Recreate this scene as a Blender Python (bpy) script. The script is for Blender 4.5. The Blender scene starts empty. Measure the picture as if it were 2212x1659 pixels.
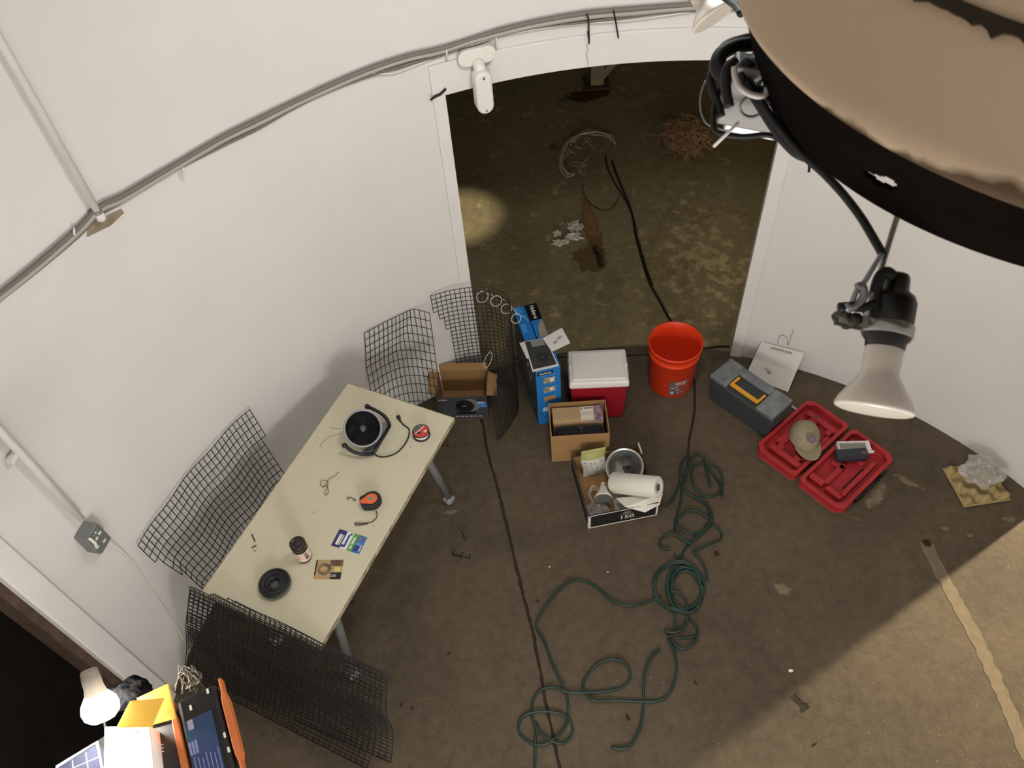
import bpy, bmesh, math, random
from mathutils import Vector, Matrix, noise as mnoise

random.seed(7)
S = bpy.context.scene
COL = S.collection
PI = math.pi
R_ = math.radians

# ------------------------------------------------------------------ camera
F_PX, CAM_H = 1789.0, 4.0
_d = Vector((1240 - 1106, 2260 - 829.5, F_PX)).normalized()      # straight down, in camera axes (x right, y down, z ahead)
_Z = -_d
_Y = (Vector((0, 0, 1)) - _Z * _Z.z).normalized()
_X = _Y.cross(_Z)
WB = Matrix((_X, _Y, _Z))                                        # camera axes -> world axes
CAM = Vector((0, 0, CAM_H))
cam_d = bpy.data.cameras.new('camera')
cam = bpy.data.objects.new('camera', cam_d)
COL.objects.link(cam)
cam_d.sensor_width = 36.0
cam_d.lens = F_PX / 2212.0 * 36.0
cam_d.clip_start = 0.05
cam_d.dof.use_dof = True
cam_d.dof.focus_distance = 4.3
cam_d.dof.aperture_fstop = 11.0
_r = Matrix((WB @ Vector((1, 0, 0)), WB @ Vector((0, -1, 0)), WB @ Vector((0, 0, -1)))).transposed()
cam.matrix_world = Matrix.Translation(CAM) @ _r.to_4x4()
S.camera = cam

# ------------------------------------------------------------------ world, exposure, lights
S.view_settings.view_transform = 'Standard'
S.view_settings.look = 'None'
S.view_settings.exposure = 0.0
S.view_settings.gamma = 1.0
S.view_settings.use_curve_mapping = False
W = bpy.data.worlds.new('night')
S.world = W
W.use_nodes = True
W.node_tree.nodes['Background'].inputs[0].default_value = (0.03, 0.025, 0.018, 1)
W.node_tree.nodes['Background'].inputs[1].default_value = 1.0


def light(name, kind, loc, power, color, target=None, **kw):
    l = bpy.data.lights.new(name, kind)
    l.energy = power
    l.color = color
    for k, v in kw.items():
        setattr(l, k, v)
    o = bpy.data.objects.new(name, l)
    o.location = loc
    if target is not None:
        o.rotation_euler = (Vector(target) - Vector(loc)).to_track_quat('-Z', 'Y').to_euler()
    COL.objects.link(o)
    return o


light('room_lamp', 'POINT', (0.40, 1.90, 3.70), 8, (0.985, 0.985, 1.0), shadow_soft_size=0.16)
light('room_flood', 'SPOT', (0.40, 1.90, 3.69), 72, (0.985, 0.985, 1.0), target=(0.3, 2.3, 0), shadow_soft_size=0.16, spot_size=R_(165), spot_blend=0.9)
light('low_room_lamp', 'POINT', (0.15, -0.75, 1.75), 96, (0.99, 0.985, 1.0), shadow_soft_size=0.22)
light('yard_lamp', 'SPOT', (5.60, 3.58, 2.05), 2650, (1.0, 0.85, 0.60), target=(1.9, 0.9, 0.0), shadow_soft_size=0.06, spot_size=R_(60), spot_blend=0.4)
light('added_patch_spot', 'SPOT', (-0.27, 4.86, 1.9), 105, (1.0, 0.90, 0.74), target=(-0.27, 4.86, 0), shadow_soft_size=0.09, spot_size=R_(19), spot_blend=0.35)  # unseen spot added above the yard just to make the lit patch

C0 = Vector((0.58, 1.0))
R0 = 2.42
TOP = 5.0


def ray(u, v):
    return WB @ Vector((u - 1106, v - 829.5, F_PX))


def at(u, v, z=0.0):
    r = ray(u, v)
    return CAM + r * ((z - CAM_H) / r.z)


def dep(u, v, d):
    return CAM + ray(u, v) * (d / F_PX)


def wl(u, v, dr=0.0):
    r = ray(u, v)
    R = R0 - dr
    a = r.x * r.x + r.y * r.y
    b = -2 * (C0.x * r.x + C0.y * r.y)
    c = C0.length_squared - R * R
    return CAM + r * ((-b + math.sqrt(b * b - 4 * a * c)) / (2 * a))


def cyl(th, z, R=R0):
    return Vector((C0.x + R * math.cos(R_(th)), C0.y + R * math.sin(R_(th)), z))


def crom(pts, n=6, closed=False):
    P = [Vector(p) for p in pts]
    out = []
    N = len(P)
    rng = range(N) if closed else range(N - 1)
    for i in rng:
        if closed:
            p0, p1, p2, p3 = P[(i - 1) % N], P[i], P[(i + 1) % N], P[(i + 2) % N]
        else:
            p0, p1, p2, p3 = P[max(i - 1, 0)], P[i], P[i + 1], P[min(i + 2, N - 1)]
        for k in range(n):
            t = k / n
            out.append(0.5 * ((2 * p1) + (p2 - p0) * t + (2 * p0 - 5 * p1 + 4 * p2 - p3) * t * t + (3 * p1 - p0 - 3 * p2 + p3) * t ** 3))
    if not closed:
        out.append(P[-1].copy())
    return out


# ------------------------------------------------------------------ materials
def lin(c):
    c = c / 255.0
    return c / 12.92 if c <= 0.04045 else ((c + 0.055) / 1.055) ** 2.4


def rgb(r, g, b):
    return (lin(r), lin(g), lin(b), 1.0)


MATS = {}


def mat(name, c, rough=0.6, metal=0.0, var=0.0, scale=8.0, bump=0.0, bscale=60.0, c2=None, trans=0.0, alpha=1.0, emit=None, estr=1.0, spec=0.5, detail=4.0):
    if name in MATS:
        return MATS[name]
    m = bpy.data.materials.new(name)
    m.use_nodes = True
    nt = m.node_tree
    N, L = nt.nodes, nt.links
    p = N['Principled BSDF']
    p.inputs['Base Color'].default_value = rgb(*c)
    p.inputs['Roughness'].default_value = rough
    p.inputs['Metallic'].default_value = metal
    p.inputs['Specular IOR Level'].default_value = spec
    p.inputs['Transmission Weight'].default_value = trans
    p.inputs['Alpha'].default_value = alpha
    if emit:
        p.inputs['Emission Color'].default_value = rgb(*emit)
        p.inputs['Emission Strength'].default_value = estr
    tc = N.new('ShaderNodeTexCoord')
    if var > 0 or c2:
        nz = N.new('ShaderNodeTexNoise')
        nz.inputs['Scale'].default_value = scale
        nz.inputs['Detail'].default_value = detail
        L.new(tc.outputs['Object'], nz.inputs['Vector'])
        rp = N.new('ShaderNodeValToRGB')
        rp.color_ramp.elements[0].position = 0.32
        rp.color_ramp.elements[1].position = 0.68
        a = rgb(*c)
        rp.color_ramp.elements[1].color = a
        rp.color_ramp.elements[0].color = rgb(*c2) if c2 else (a[0] * (1 - var), a[1] * (1 - var), a[2] * (1 - var), 1)
        L.new(nz.outputs['Fac'], rp.inputs['Fac'])
        L.new(rp.outputs['Color'], p.inputs['Base Color'])
    if bump > 0:
        nb = N.new('ShaderNodeTexNoise')
        nb.inputs['Scale'].default_value = bscale
        nb.inputs['Detail'].default_value = 5
        L.new(tc.outputs['Object'], nb.inputs['Vector'])
        bp = N.new('ShaderNodeBump')
        bp.inputs['Strength'].default_value = bump
        bp.inputs['Distance'].default_value = 0.01
        L.new(nb.outputs['Fac'], bp.inputs['Height'])
        L.new(bp.outputs['Normal'], p.inputs['Normal'])
    MATS[name] = m
    return m


def concrete(name, cols, scuff, scuff_pos, big=1.3, fine=45.0, speck=(0, 0, 0), rough=0.75, sc2=3.0):
    """worn concrete: two tones by large noise, pale scuffs by thresholded noise, dark grains"""
    m = bpy.data.materials.new(name)
    m.use_nodes = True
    N, L = m.node_tree.nodes, m.node_tree.links
    p = N['Principled BSDF']
    p.inputs['Roughness'].default_value = rough
    p.inputs['Specular IOR Level'].default_value = 0.25
    tc = N.new('ShaderNodeTexCoord')

    def nz(scale, det, rgh=0.55, dist=0.0):
        n = N.new('ShaderNodeTexNoise')
        n.inputs['Scale'].default_value = scale
        n.inputs['Detail'].default_value = det
        n.inputs['Roughness'].default_value = rgh
        n.inputs['Distortion'].default_value = dist
        L.new(tc.outputs['Object'], n.inputs['Vector'])
        return n.outputs['Fac']

    def ramp(src, p0, p1):
        r = N.new('ShaderNodeMapRange')
        r.inputs['From Min'].default_value = p0
        r.inputs['From Max'].default_value = p1
        L.new(src, r.inputs['Value'])
        return r.outputs['Result']

    def mix(fac, a, b, mode='MIX'):
        x = N.new('ShaderNodeMix')
        x.data_type = 'RGBA'
        x.blend_type = mode
        L.new(fac, x.inputs['Factor'])
        for s, i in ((a, 'A'), (b, 'B')):
            if isinstance(s, tuple):
                x.inputs[[k for k in range(len(x.inputs)) if x.inputs[k].name == i and x.inputs[k].type == 'RGBA'][0]].default_value = s
            else:
                L.new(s, x.inputs[[k for k in range(len(x.inputs)) if x.inputs[k].name == i and x.inputs[k].type == 'RGBA'][0]])
        return [o for o in x.outputs if o.type == 'RGBA'][0]

    c = mix(ramp(nz(big, 6, 0.6, 0.6), 0.35, 0.65), rgb(*cols[0]), rgb(*cols[1]))
    c = mix(ramp(nz(sc2, 9, 0.72, 0.3), scuff_pos, scuff_pos + 0.10), c, rgb(*scuff))
    c = mix(ramp(nz(fine * 4, 3, 0.7), 0.62, 0.70), c, rgb(*speck))
    c = mix(ramp(nz(75, 3, 0.6), 0.655, 0.70), c, rgb(*scuff))
    tone = mix(ramp(nz(17, 9, 0.75), 0.36, 0.64), (0.78, 0.77, 0.76, 1), (1.14, 1.14, 1.14, 1))
    one = N.new('ShaderNodeValue')
    one.outputs[0].default_value = 1.0
    c = mix(one.outputs[0], c, tone, 'MULTIPLY')
    L.new(c, p.inputs['Base Color'])
    bp = N.new('ShaderNodeBump')
    bp.inputs['Strength'].default_value = 0.25
    bp.inputs['Distance'].default_value = 0.01
    L.new(nz(fine, 6, 0.7), bp.inputs['Height'])
    L.new(bp.outputs['Normal'], p.inputs['Normal'])
    return m


def stain(name, c, c2, thr=0.5, scale=4.0, soft=0.12, rx=1.0, ry=1.0, amp=0.9):
    """flat ragged stain: noise plus distance from its own centre decides where it is opaque"""
    m = bpy.data.materials.new(name)
    m.use_nodes = True
    N, L = m.node_tree.nodes, m.node_tree.links
    p = N['Principled BSDF']
    p.inputs['Roughness'].default_value = 0.85
    p.inputs['Specular IOR Level'].default_value = 0.1
    tc = N.new('ShaderNodeTexCoord')
    n = N.new('ShaderNodeTexNoise')
    n.inputs['Scale'].default_value = scale
    n.inputs['Detail'].default_value = 7
    n.inputs['Roughness'].default_value = 0.65
    L.new(tc.outputs['Object'], n.inputs['Vector'])
    mp = N.new('ShaderNodeMapping')
    mp.inputs['Scale'].default_value = (1 / rx, 1 / ry, 0)
    L.new(tc.outputs['Object'], mp.inputs['Vector'])
    ln = N.new('ShaderNodeVectorMath')
    ln.operation = 'LENGTH'
    L.new(mp.outputs['Vector'], ln.inputs[0])
    sub = N.new('ShaderNodeMath')
    sub.operation = 'MULTIPLY_ADD'
    sub.inputs[1].default_value = -amp * 0.5
    L.new(ln.outputs['Value'], sub.inputs[0])
    L.new(n.outputs['Fac'], sub.inputs[2])
    mr = N.new('ShaderNodeMapRange')
    mr.inputs['From Min'].default_value = thr - soft - amp * 0.35
    mr.inputs['From Max'].default_value = thr + soft - amp * 0.35
    L.new(sub.outputs[0], mr.inputs['Value'])
    L.new(mr.outputs['Result'], p.inputs['Alpha'])
    rp = N.new('ShaderNodeValToRGB')
    rp.color_ramp.elements[0].position = 0.35
    rp.color_ramp.elements[1].position = 0.65
    rp.color_ramp.elements[0].color = rgb(*c)
    rp.color_ramp.elements[1].color = rgb(*c2)
    L.new(n.outputs['Fac'], rp.inputs['Fac'])
    L.new(rp.outputs['Color'], p.inputs['Base Color'])
    return m


M_WALL = mat('white_wall_paint', (222, 219, 214), 0.65, var=0.05, scale=2.2, bump=0.12, bscale=9, spec=0.25, detail=8)
M_TRIM = mat('white_trim_paint', (226, 223, 218), 0.5, var=0.05, scale=6, bump=0.1, bscale=30, spec=0.3)
M_FLOOR = concrete('brown_worn_concrete', ((78, 68, 54), (98, 86, 68)), (124, 112, 90), 0.645, big=1.1, fine=40, speck=(48, 40, 30))
M_YARD = concrete('olive_mottled_concrete', ((134, 122, 88), (148, 134, 98)), (190, 170, 126), 0.57, big=0.8, fine=40, speck=(62, 54, 34), sc2=7.0)
M_BLACK = mat('black_plastic', (16, 16, 17), 0.4)
M_RUBBER = mat('black_rubber', (12, 12, 12), 0.6)
M_WIRE = mat('black_coated_wire', (26, 25, 24), 0.55)
M_GREY = mat('grey_metal', (150, 152, 153), 0.4, 0.6)
M_GREYP = mat('grey_paint_metal', (132, 134, 134), 0.5, 0.2, var=0.1, scale=20)
M_STEEL = mat('galvanised_steel', (176, 178, 176), 0.35, 0.8, var=0.2, scale=30)
M_WHITE = mat('white_plastic', (226, 222, 214), 0.45)
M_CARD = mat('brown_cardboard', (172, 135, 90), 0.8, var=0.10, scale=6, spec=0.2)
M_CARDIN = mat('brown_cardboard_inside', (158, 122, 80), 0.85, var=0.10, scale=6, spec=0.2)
M_PAPER = mat('white_paper', (216, 212, 204), 0.8, spec=0.2)


# ------------------------------------------------------------------ mesh builder
class MB:
    def __init__(self):
        self.v, self.f, self.m, self.s = [], [], [], []

    def add(self, vs, fs, mi=0, smooth=False, M=None):
        b = len(self.v)
        for p in vs:
            p = Vector(p)
            self.v.append(M @ p if M else p)
        for f in fs:
            self.f.append([b + i for i in f])
            self.m.append(mi)
            self.s.append(smooth)
        return self

    def box(self, x0, x1, y0, y1, z0, z1, mi=0, M=None):
        v = [(x, y, z) for z in (z0, z1) for y in (y0, y1) for x in (x0, x1)]
        return self.add(v, [(0, 2, 3, 1), (4, 5, 7, 6), (0, 1, 5, 4), (2, 6, 7, 3), (0, 4, 6, 2), (1, 3, 7, 5)], mi, False, M)

    def tube(self, pts, r, n=8, mi=0, closed=False, M=None, smooth=True):
        P = [Vector(p) for p in pts]
        K = len(P)
        rr = r if isinstance(r, (list, tuple)) else [r] * K
        vs, fs = [], []
        up = None
        for i in range(K):
            if closed:
                t = (P[(i + 1) % K] - P[i - 1])
            else:
                t = P[min(i + 1, K - 1)] - P[max(i - 1, 0)]
            if t.length < 1e-9:
                t = Vector((0, 0, 1))
            t.normalize()
            if up is None:
                a = Vector((0, 0, 1)) if abs(t.z) < 0.9 else Vector((1, 0, 0))
                up = (a - t * a.dot(t)).normalized()
            else:
                up = up - t * up.dot(t)
                if up.length < 1e-6:
                    a = Vector((0, 0, 1)) if abs(t.z) < 0.9 else Vector((1, 0, 0))
                    up = a - t * a.dot(t)
                up.normalize()
            sd = t.cross(up)
            for k in range(n):
                a = 2 * PI * k / n + PI / n
                vs.append(P[i] + (up * math.cos(a) + sd * math.sin(a)) * rr[i])
        L = K if closed else K - 1
        for i in range(L):
            for k in range(n):
                a, b = i * n + k, i * n + (k + 1) % n
                c, d = ((i + 1) % K) * n + (k + 1) % n, ((i + 1) % K) * n + k
                fs.append((a, d, c, b))
        if not closed:
            fs.append(tuple(range(n)))
            fs.append(tuple(range((K - 1) * n, K * n))[::-1])
        return self.add(vs, fs, mi, smooth and n > 4, M)

    def lathe(self, prof, n=32, mi=0, M=None, smooth=True, a0=0, a1=360):
        full = abs(a1 - a0 - 360) < 1e-6
        cnt = n if full else n + 1
        vs, fs = [], []
        for r, z in prof:
            for k in range(cnt):
                a = R_(a0 + (a1 - a0) * k / n)
                vs.append((r * math.cos(a), r * math.sin(a), z))
        for i in range(len(prof) - 1):
            for k in range(n):
                k2 = (k + 1) % cnt
                fs.append((i * cnt + k, i * cnt + k2, (i + 1) * cnt + k2, (i + 1) * cnt + k))
        return self.add(vs, fs, mi, smooth, M)

    def disc(self, r, z, n=32, mi=0, M=None, up=True):
        vs = [(r * math.cos(2 * PI * k / n), r * math.sin(2 * PI * k / n), z) for k in range(n)]
        f = tuple(range(n))
        return self.add(vs, [f if up else f[::-1]], mi, False, M)

    def prism(self, poly, z0, z1, mi=0, M=None):
        n = len(poly)
        vs = [(p[0], p[1], z0) for p in poly] + [(p[0], p[1], z1) for p in poly]
        fs = [tuple(range(n))[::-1], tuple(range(n, 2 * n))]
        fs += [(i, (i + 1) % n, n + (i + 1) % n, n + i) for i in range(n)]
        return self.add(vs, fs, mi, False, M)

    def quad(self, a, b, c, d, mi=0, M=None):
        return self.add([a, b, c, d], [(0, 1, 2, 3)], mi, False, M)

    def sheet(self, fn, nu, nv, mi=0, smooth=True, M=None, skip=None):
        vs = [fn(i / nu, j / nv) for j in range(nv + 1) for i in range(nu + 1)]
        fs = [(j * (nu + 1) + i, j * (nu + 1) + i + 1, (j + 1) * (nu + 1) + i + 1, (j + 1) * (nu + 1) + i)
              for j in range(nv) for i in range(nu) if not (skip and skip((i + .5) / nu, (j + .5) / nv))]
        return self.add(vs, fs, mi, smooth, M)

    def ball(self, c, r, n=12, mi=0, M=None):
        rx, ry, rz = r if isinstance(r, (tuple, list)) else (r, r, r)
        T = Matrix.Translation(Vector(c)) @ Matrix.Diagonal((rx, ry, rz, 1))
        if M:
            T = M @ T
        return self.lathe([(math.sin(PI * i / n) + (1e-4 if i in (0, n) else 0), -math.cos(PI * i / n)) for i in range(n + 1)], n * 2, mi, T)

    def build(self, name, mats, parent=None, bevel=0.0, seg=2, solid=0.0, sub=0, loc=None):
        me = bpy.data.meshes.new(name)
        me.from_pydata([tuple(p) for p in self.v], [], self.f)
        if not isinstance(mats, (list, tuple)):
            mats = [mats]
        for m in mats:
            me.materials.append(m)
        me.polygons.foreach_set('material_index', self.m)
        me.polygons.foreach_set('use_smooth', self.s)
        me.update()
        o = bpy.data.objects.new(name, me)
        COL.objects.link(o)
        if parent:
            o.parent = parent
        if loc is not None:
            o.location = loc
        if solid:
            k = o.modifiers.new('solid', 'SOLIDIFY')
            k.thickness = solid
            k.offset = 0
        if sub:
            k = o.modifiers.new('sub', 'SUBSURF')
            k.levels = k.render_levels = sub
        if bevel:
            k = o.modifiers.new('bevel', 'BEVEL')
            k.width = bevel
            k.segments = seg
            k.limit_method = 'ANGLE'
            k.angle_limit = R_(40)
        return o


def tag(o, label, cat, group=None):
    o['label'] = label
    o['category'] = cat
    if group:
        o['group'] = group
    return o


def thing(name, label, cat, loc=(0, 0, 0), rz=0.0, group=None, mtx=None):
    o = bpy.data.objects.new(name, None)
    o.empty_display_size = 0.05
    COL.objects.link(o)
    if mtx is not None:
        o.matrix_world = mtx
    else:
        o.location = loc
        o.rotation_euler = (0, 0, rz)
    return tag(o, label, cat, group)


def struct(o):
    o['kind'] = 'structure'
    return o


def frame(loc, xdir, zdir=Vector((0, 0, 1))):
    z = Vector(zdir).normalized()
    x = Vector(xdir)
    x = (x - z * x.dot(z)).normalized()
    y = z.cross(x)
    m = Matrix((x, y, z)).transposed().to_4x4()
    m.translation = Vector(loc)
    return m


def frame_x(loc, xdir, zhint):
    x = Vector(xdir).normalized()
    z = Vector(zhint)
    z = (z - x * z.dot(x)).normalized()
    m = Matrix((x, z.cross(x), z)).transposed().to_4x4()
    m.translation = Vector(loc)
    return m


def text(name, s, size, mtx, m, parent, align='CENTER', bold=0.0, sx=1.0):
    cu = bpy.data.curves.new(name, 'FONT')
    cu.body = s
    cu.size = size
    cu.align_x = align
    cu.align_y = 'CENTER'
    cu.extrude = 0.0003
    cu.offset = bold
    t = bpy.data.objects.new(name, cu)
    COL.objects.link(t)
    bpy.context.view_layer.update()
    me = bpy.data.meshes.new_from_object(t.evaluated_get(bpy.context.evaluated_depsgraph_get()))
    COL.objects.unlink(t)
    bpy.data.objects.remove(t)
    me.materials.clear()
    me.materials.append(m)
    if sx != 1.0:
        me.transform(Matrix.Diagonal((sx, 1, 1, 1)))
    me.transform(mtx)
    o = bpy.data.objects.new(name, me)
    COL.objects.link(o)
    o.parent = parent
    return o


def copy_tree(o, parent=None):
    c = o.copy()
    COL.objects.link(c)
    if parent:
        c.parent = parent
    for ch in list(o.children):
        copy_tree(ch, c)
    return c


# ================================================================== SETTING
LINT = 1.97
D1 = (70.8, 108.25)      # far doorway
D2 = (170.9, 207.0)      # left doorway
D3 = (-11.0, 25.9)       # right doorway (just outside the frame)


def shell(a0, a1, z0, z1, r0=R0, r1=R0 + 0.11, step=1.5):
    n = max(2, int((a1 - a0) / step))
    mb = MB()
    vs, fs = [], []
    for k in range(n + 1):
        a = a0 + (a1 - a0) * k / n
        vs += [cyl(a, z0, r0), cyl(a, z1, r0), cyl(a, z0, r1), cyl(a, z1, r1)]
    for k in range(n):
        b, c = 4 * k, 4 * k + 4
        fs += [(b, b + 1, c + 1, c), (b + 2, c + 2, c + 3, b + 3), (b + 1, b + 3, c + 3, c + 1), (b, c, c + 2, b + 2)]
    fs += [(0, 2, 3, 1), (4 * n, 4 * n + 1, 4 * n + 3, 4 * n + 2)]
    return mb.add(vs, fs)


floor_o = MB().prism([(cyl(a, 0, R0 + 0.02).x, cyl(a, 0).y if False else cyl(a, 0, R0 + 0.02).y) for a in range(0, 360, 3)], -0.10, 0.0).build('floor', M_FLOOR)
struct(floor_o)
yard = MB()
n = 120
vs, fs = [], []
for k in range(n):
    a = 360 * k / n
    vs += [cyl(a, -0.012, R0 + 0.02), cyl(a, -0.012, 14.0)]
for k in range(n):
    fs.append((2 * k, 2 * k + 1, (2 * k + 3) % (2 * n), (2 * k + 2) % (2 * n)))
yard_o = struct(yard.add(vs, fs).build('ground', M_YARD))

struct(shell(D1[1], D2[0], 0, LINT).build('wall_left', M_WALL))
struct(shell(D3[1], D1[0], 0, LINT).build('wall_right', M_WALL))
struct(shell(D2[1], 360 + D3[0], 0, LINT).build('wall_back', M_WALL))
up_o = struct(shell(-180, 180, LINT, TOP).build('wall_upper', M_WALL))
struct(MB().prism([(cyl(a, 0, R0 + 0.11).x, cyl(a, 0, R0 + 0.11).y) for a in range(0, 360, 3)], TOP, TOP + 0.08).build('ceiling', M_WALL))

# far doorway trim: two jambs and the bowed lintel board
struct(shell(D1[1] - 0.05, D1[1] + 1.35, 0, LINT + 0.02, R0 - 0.014, R0 + 0.125, 0.5).build('trim_1', M_TRIM, bevel=0.004))
struct(shell(D1[0] - 1.6, D1[0] + 0.05, 0, LINT + 0.02, R0 - 0.014, R0 + 0.125, 0.5).build('trim_2', M_TRIM, bevel=0.004))
struct(shell(60.0, 109.6, LINT - 0.002, LINT + 0.15, R0 - 0.015, R0 + 0.125, 1.5).build('trim_3', M_TRIM, bevel=0.006))
# left doorway: white jamb board, rusty reveal, near-black sheet painted for the unlit outside
struct(shell(D2[0] - 2.4, D2[0] + 0.03, 0, LINT + 0.02, R0 - 0.022, R0 + 0.06, 0.5).build('trim_4', M_TRIM, bevel=0.006))
M_RUST = mat('rusty_brown_reveal', (86, 66, 50), 0.85, var=0.45, scale=14, bump=0.4, bscale=40)
struct(shell(D2[0] - 0.4, D2[0] + 0.9, 0, LINT, R0 + 0.005, R0 + 0.115, 0.5).build('trim_5', M_RUST))
struct(shell(D2[0] + 0.9, D2[1], 0, LINT, R0 + 0.08, R0 + 0.11, 1.0).build('doorway_darkness', mat('unlit_outside_black', (20, 17, 14), 0.9, var=0.4, scale=5, spec=0.1)))

# marks in the floor: saw-cut joint, worn pale strip, dark threshold edge
M_JOINT = mat('dirty_joint_filler', (44, 32, 20), 0.9, var=0.4, scale=30)
M_STRIP = mat('pale_strip_filler', (122, 107, 84), 0.85, var=0.2, scale=22)


def strip(name, px, w, m, parent, z=0.0012, jit=0.25):
    pts = crom([at(u, v, 0) for u, v in px], 14)
    mb = MB()
    vs, fs = [], []
    for i, p in enumerate(pts):
        t = (pts[min(i + 1, len(pts) - 1)] - pts[max(i - 1, 0)])
        t.z = 0
        t.normalize()
        s = Vector((-t.y, t.x, 0))
        a = w * (1 + jit * mnoise.noise(p * 23)) * 0.5
        b = w * (1 + jit * mnoise.noise(p * 23 + Vector((9, 4, 1)))) * 0.5
        vs += [Vector((p.x, p.y, z)) + s * a, Vector((p.x, p.y, z)) - s * b]
    for i in range(len(pts) - 1):
        fs.append((2 * i, 2 * i + 1, 2 * i + 3, 2 * i + 2))
    mb.add(vs, fs)
    return mb.build(name, m, parent)


strip('floor_joint', [(1040, 905), (1055, 985), (1075, 1055), (1098, 1150), (1118, 1235), (1140, 1325), (1150, 1365), (1165, 1440), (1182, 1530), (1197, 1605), (1215, 1680)], 0.016, M_JOINT, floor_o, jit=0.8)
strip('pale_strip', [(1998, 1170), (2020, 1215), (2055, 1280), (2095, 1352), (2130, 1425), (2165, 1500), (2190, 1560), (2225, 1640)], 0.062, M_STRIP, floor_o, jit=0.35)
strip('threshold_edge', [(1108, 776), (1200, 772), (1300, 771), (1400, 766), (1470, 760), (1540, 750), (1576, 748)], 0.012, mat('threshold_edge_brown', (40, 32, 22), 0.9), floor_o, jit=0.8)


def stain_obj(name, u, v, rx, ry, m, parent, rz=0.0, z=0.002, zb=0.0):
    c = at(u, v, zb)
    o = MB().add([(-1.7 * rx, -1.7 * ry, 0), (1.7 * rx, -1.7 * ry, 0), (1.7 * rx, 1.7 * ry, 0), (-1.7 * rx, 1.7 * ry, 0)], [(0, 1, 2, 3)]).build(name, m, parent)
    o.location = (c.x, c.y, zb + z)
    o.rotation_euler = (0, 0, rz)
    return o


Z_Y = -0.012
for (u, v, rx, ry, rz, c1, c2, th) in [
        (1280, 500, .05, .34, 0.05, (128, 98, 64), (150, 114, 74), 0.36),
        (1275, 560, .11, .15, 0.0, (98, 80, 54), (112, 92, 62), 0.44),
        (1270, 205, .22, .10, 0.3, (66, 46, 32), (84, 60, 40), 0.44)]:
    stain_obj('rust_stain', u, v, rx, ry, stain('rust_%d_%d' % (u, v), c1, c2, th, 9, 0.10, rx, ry), yard_o, rz, zb=Z_Y)
stain_obj('pale_mottling', 1520, 560, .60, 1.05, stain('yard_mottle', (168, 148, 104), (196, 176, 128), 0.575, 11, 0.10, .60, 1.05, amp=0.5), yard_o, -.05, zb=Z_Y)
for (u, v, rx, ry, rz) in [(1890, 1075, .13, .05, .9), (1960, 1040, .10, .03, -.6), (2095, 1155, .03, .02, 0), (2040, 1140, .04, .025, .3),
                           (2180, 1120, .06, .03, .2), (1850, 1120, .06, .025, 0), (1330, 1090, .03, .02, 0), (975, 1105, .07, .025, .3), (1690, 1270, .06, .05, 0)]:
    stain_obj('pale_scuff', u, v, rx, ry, stain('scuff_%d' % u, (108, 96, 76), (124, 112, 90), 0.50, 16, 0.12, rx, ry), floor_o, rz)
for (u, v, r) in [(1548, 1195, .014), (2002, 1172, .022)]:
    stain_obj('rust_spot', u, v, r, r, stain('spot_%d' % u, (52, 34, 20), (66, 44, 26), 0.4, 20, 0.1, r, r), floor_o)

# wall marks
def wall_patch(name, px, m, dr=0.004):
    mb = MB()
    P = [wl(u, v, dr) for u, v in px]
    mb.add(P, [tuple(range(len(P)))])
    return mb.build(name, m, up_o)


wall_patch('dirt_patch', [(188, 512), (240, 487), (268, 460), (262, 452), (228, 468), (205, 480), (190, 496)], mat('grimy_brown_dirt', (150, 136, 112), 0.9, var=0.35, scale=30))

wall_patch('paint_crack', [(928, 214), (938, 206), (950, 201), (962, 189), (965, 194), (953, 206), (942, 211), (931, 218)], mat('dark_crack', (40, 34, 28), 0.9), 0.020)
# ================================================================== WALL-MOUNTED THINGS
M_CABLE = mat('grey_wall_cable', (168, 162, 152), 0.6)
M_CABLED = mat('dark_grey_wall_cable', (116, 110, 101), 0.6)
base = [(-60, 690), (0, 640), (85, 572), (170, 497), (215, 452), (265, 428), (330, 388), (400, 348), (480, 302), (560, 262), (640, 222), (720, 186), (800, 152), (880, 125), (950, 108), (1020, 88), (1080, 70), (1160, 50), (1270, 33), (1380, 22), (1500, 14), (1620, 12)]


def cable(name, off, dr, r, m, label, sag=0.0, seed=0):
    pts = []
    for i, (u, v) in enumerate(base):
        j = 4.0 * mnoise.noise(Vector((i * 0.7, seed * 5.1, 0)))
        k = sag * math.sin(i * 1.3 + seed)
        pts.append(wl(u, v + off + j + k, dr))
    o = MB().tube(crom(pts, 6), r, 8).build(name, m)
    return tag(o, label, 'cable', 'cables strung round the wall above door height')


cable('wall_cable', -4, 0.016, 0.011, M_CABLED, 'topmost thick dark grey cable strung round the white wall above the doorway', 0, 1)
cable('wall_cable', 4, 0.020, 0.010, M_CABLE, 'lighter grey cable running just under the topmost dark cable on the wall', 0, 2)
cable('wall_cable', 10, 0.014, 0.007, M_CABLED, 'thin dark cable lowest of the bundle round the white wall', 3.0, 3)
pts = [wl(u, v, 0.016) for u, v in [(800, 158), (850, 158), (900, 140), (945, 122), (968, 112), (1010, 100), (1060, 84), (1110, 72), (1180, 60), (1270, 50), (1360, 44), (1500, 24)]]
tag(MB().tube(crom(pts, 6), 0.0032, 6).build('thin_wall_cable', M_WHITE), 'thin white cord looping from the cable bundle to the white lamp above the doorway', 'cable')


def clip(u, v):
    a = wl(u, v - 7, 0.030)
    b = wl(u + 1, v + 14, 0.012)
    c = wl(u, v - 12, 0.004)
    return a, b, c


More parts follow.
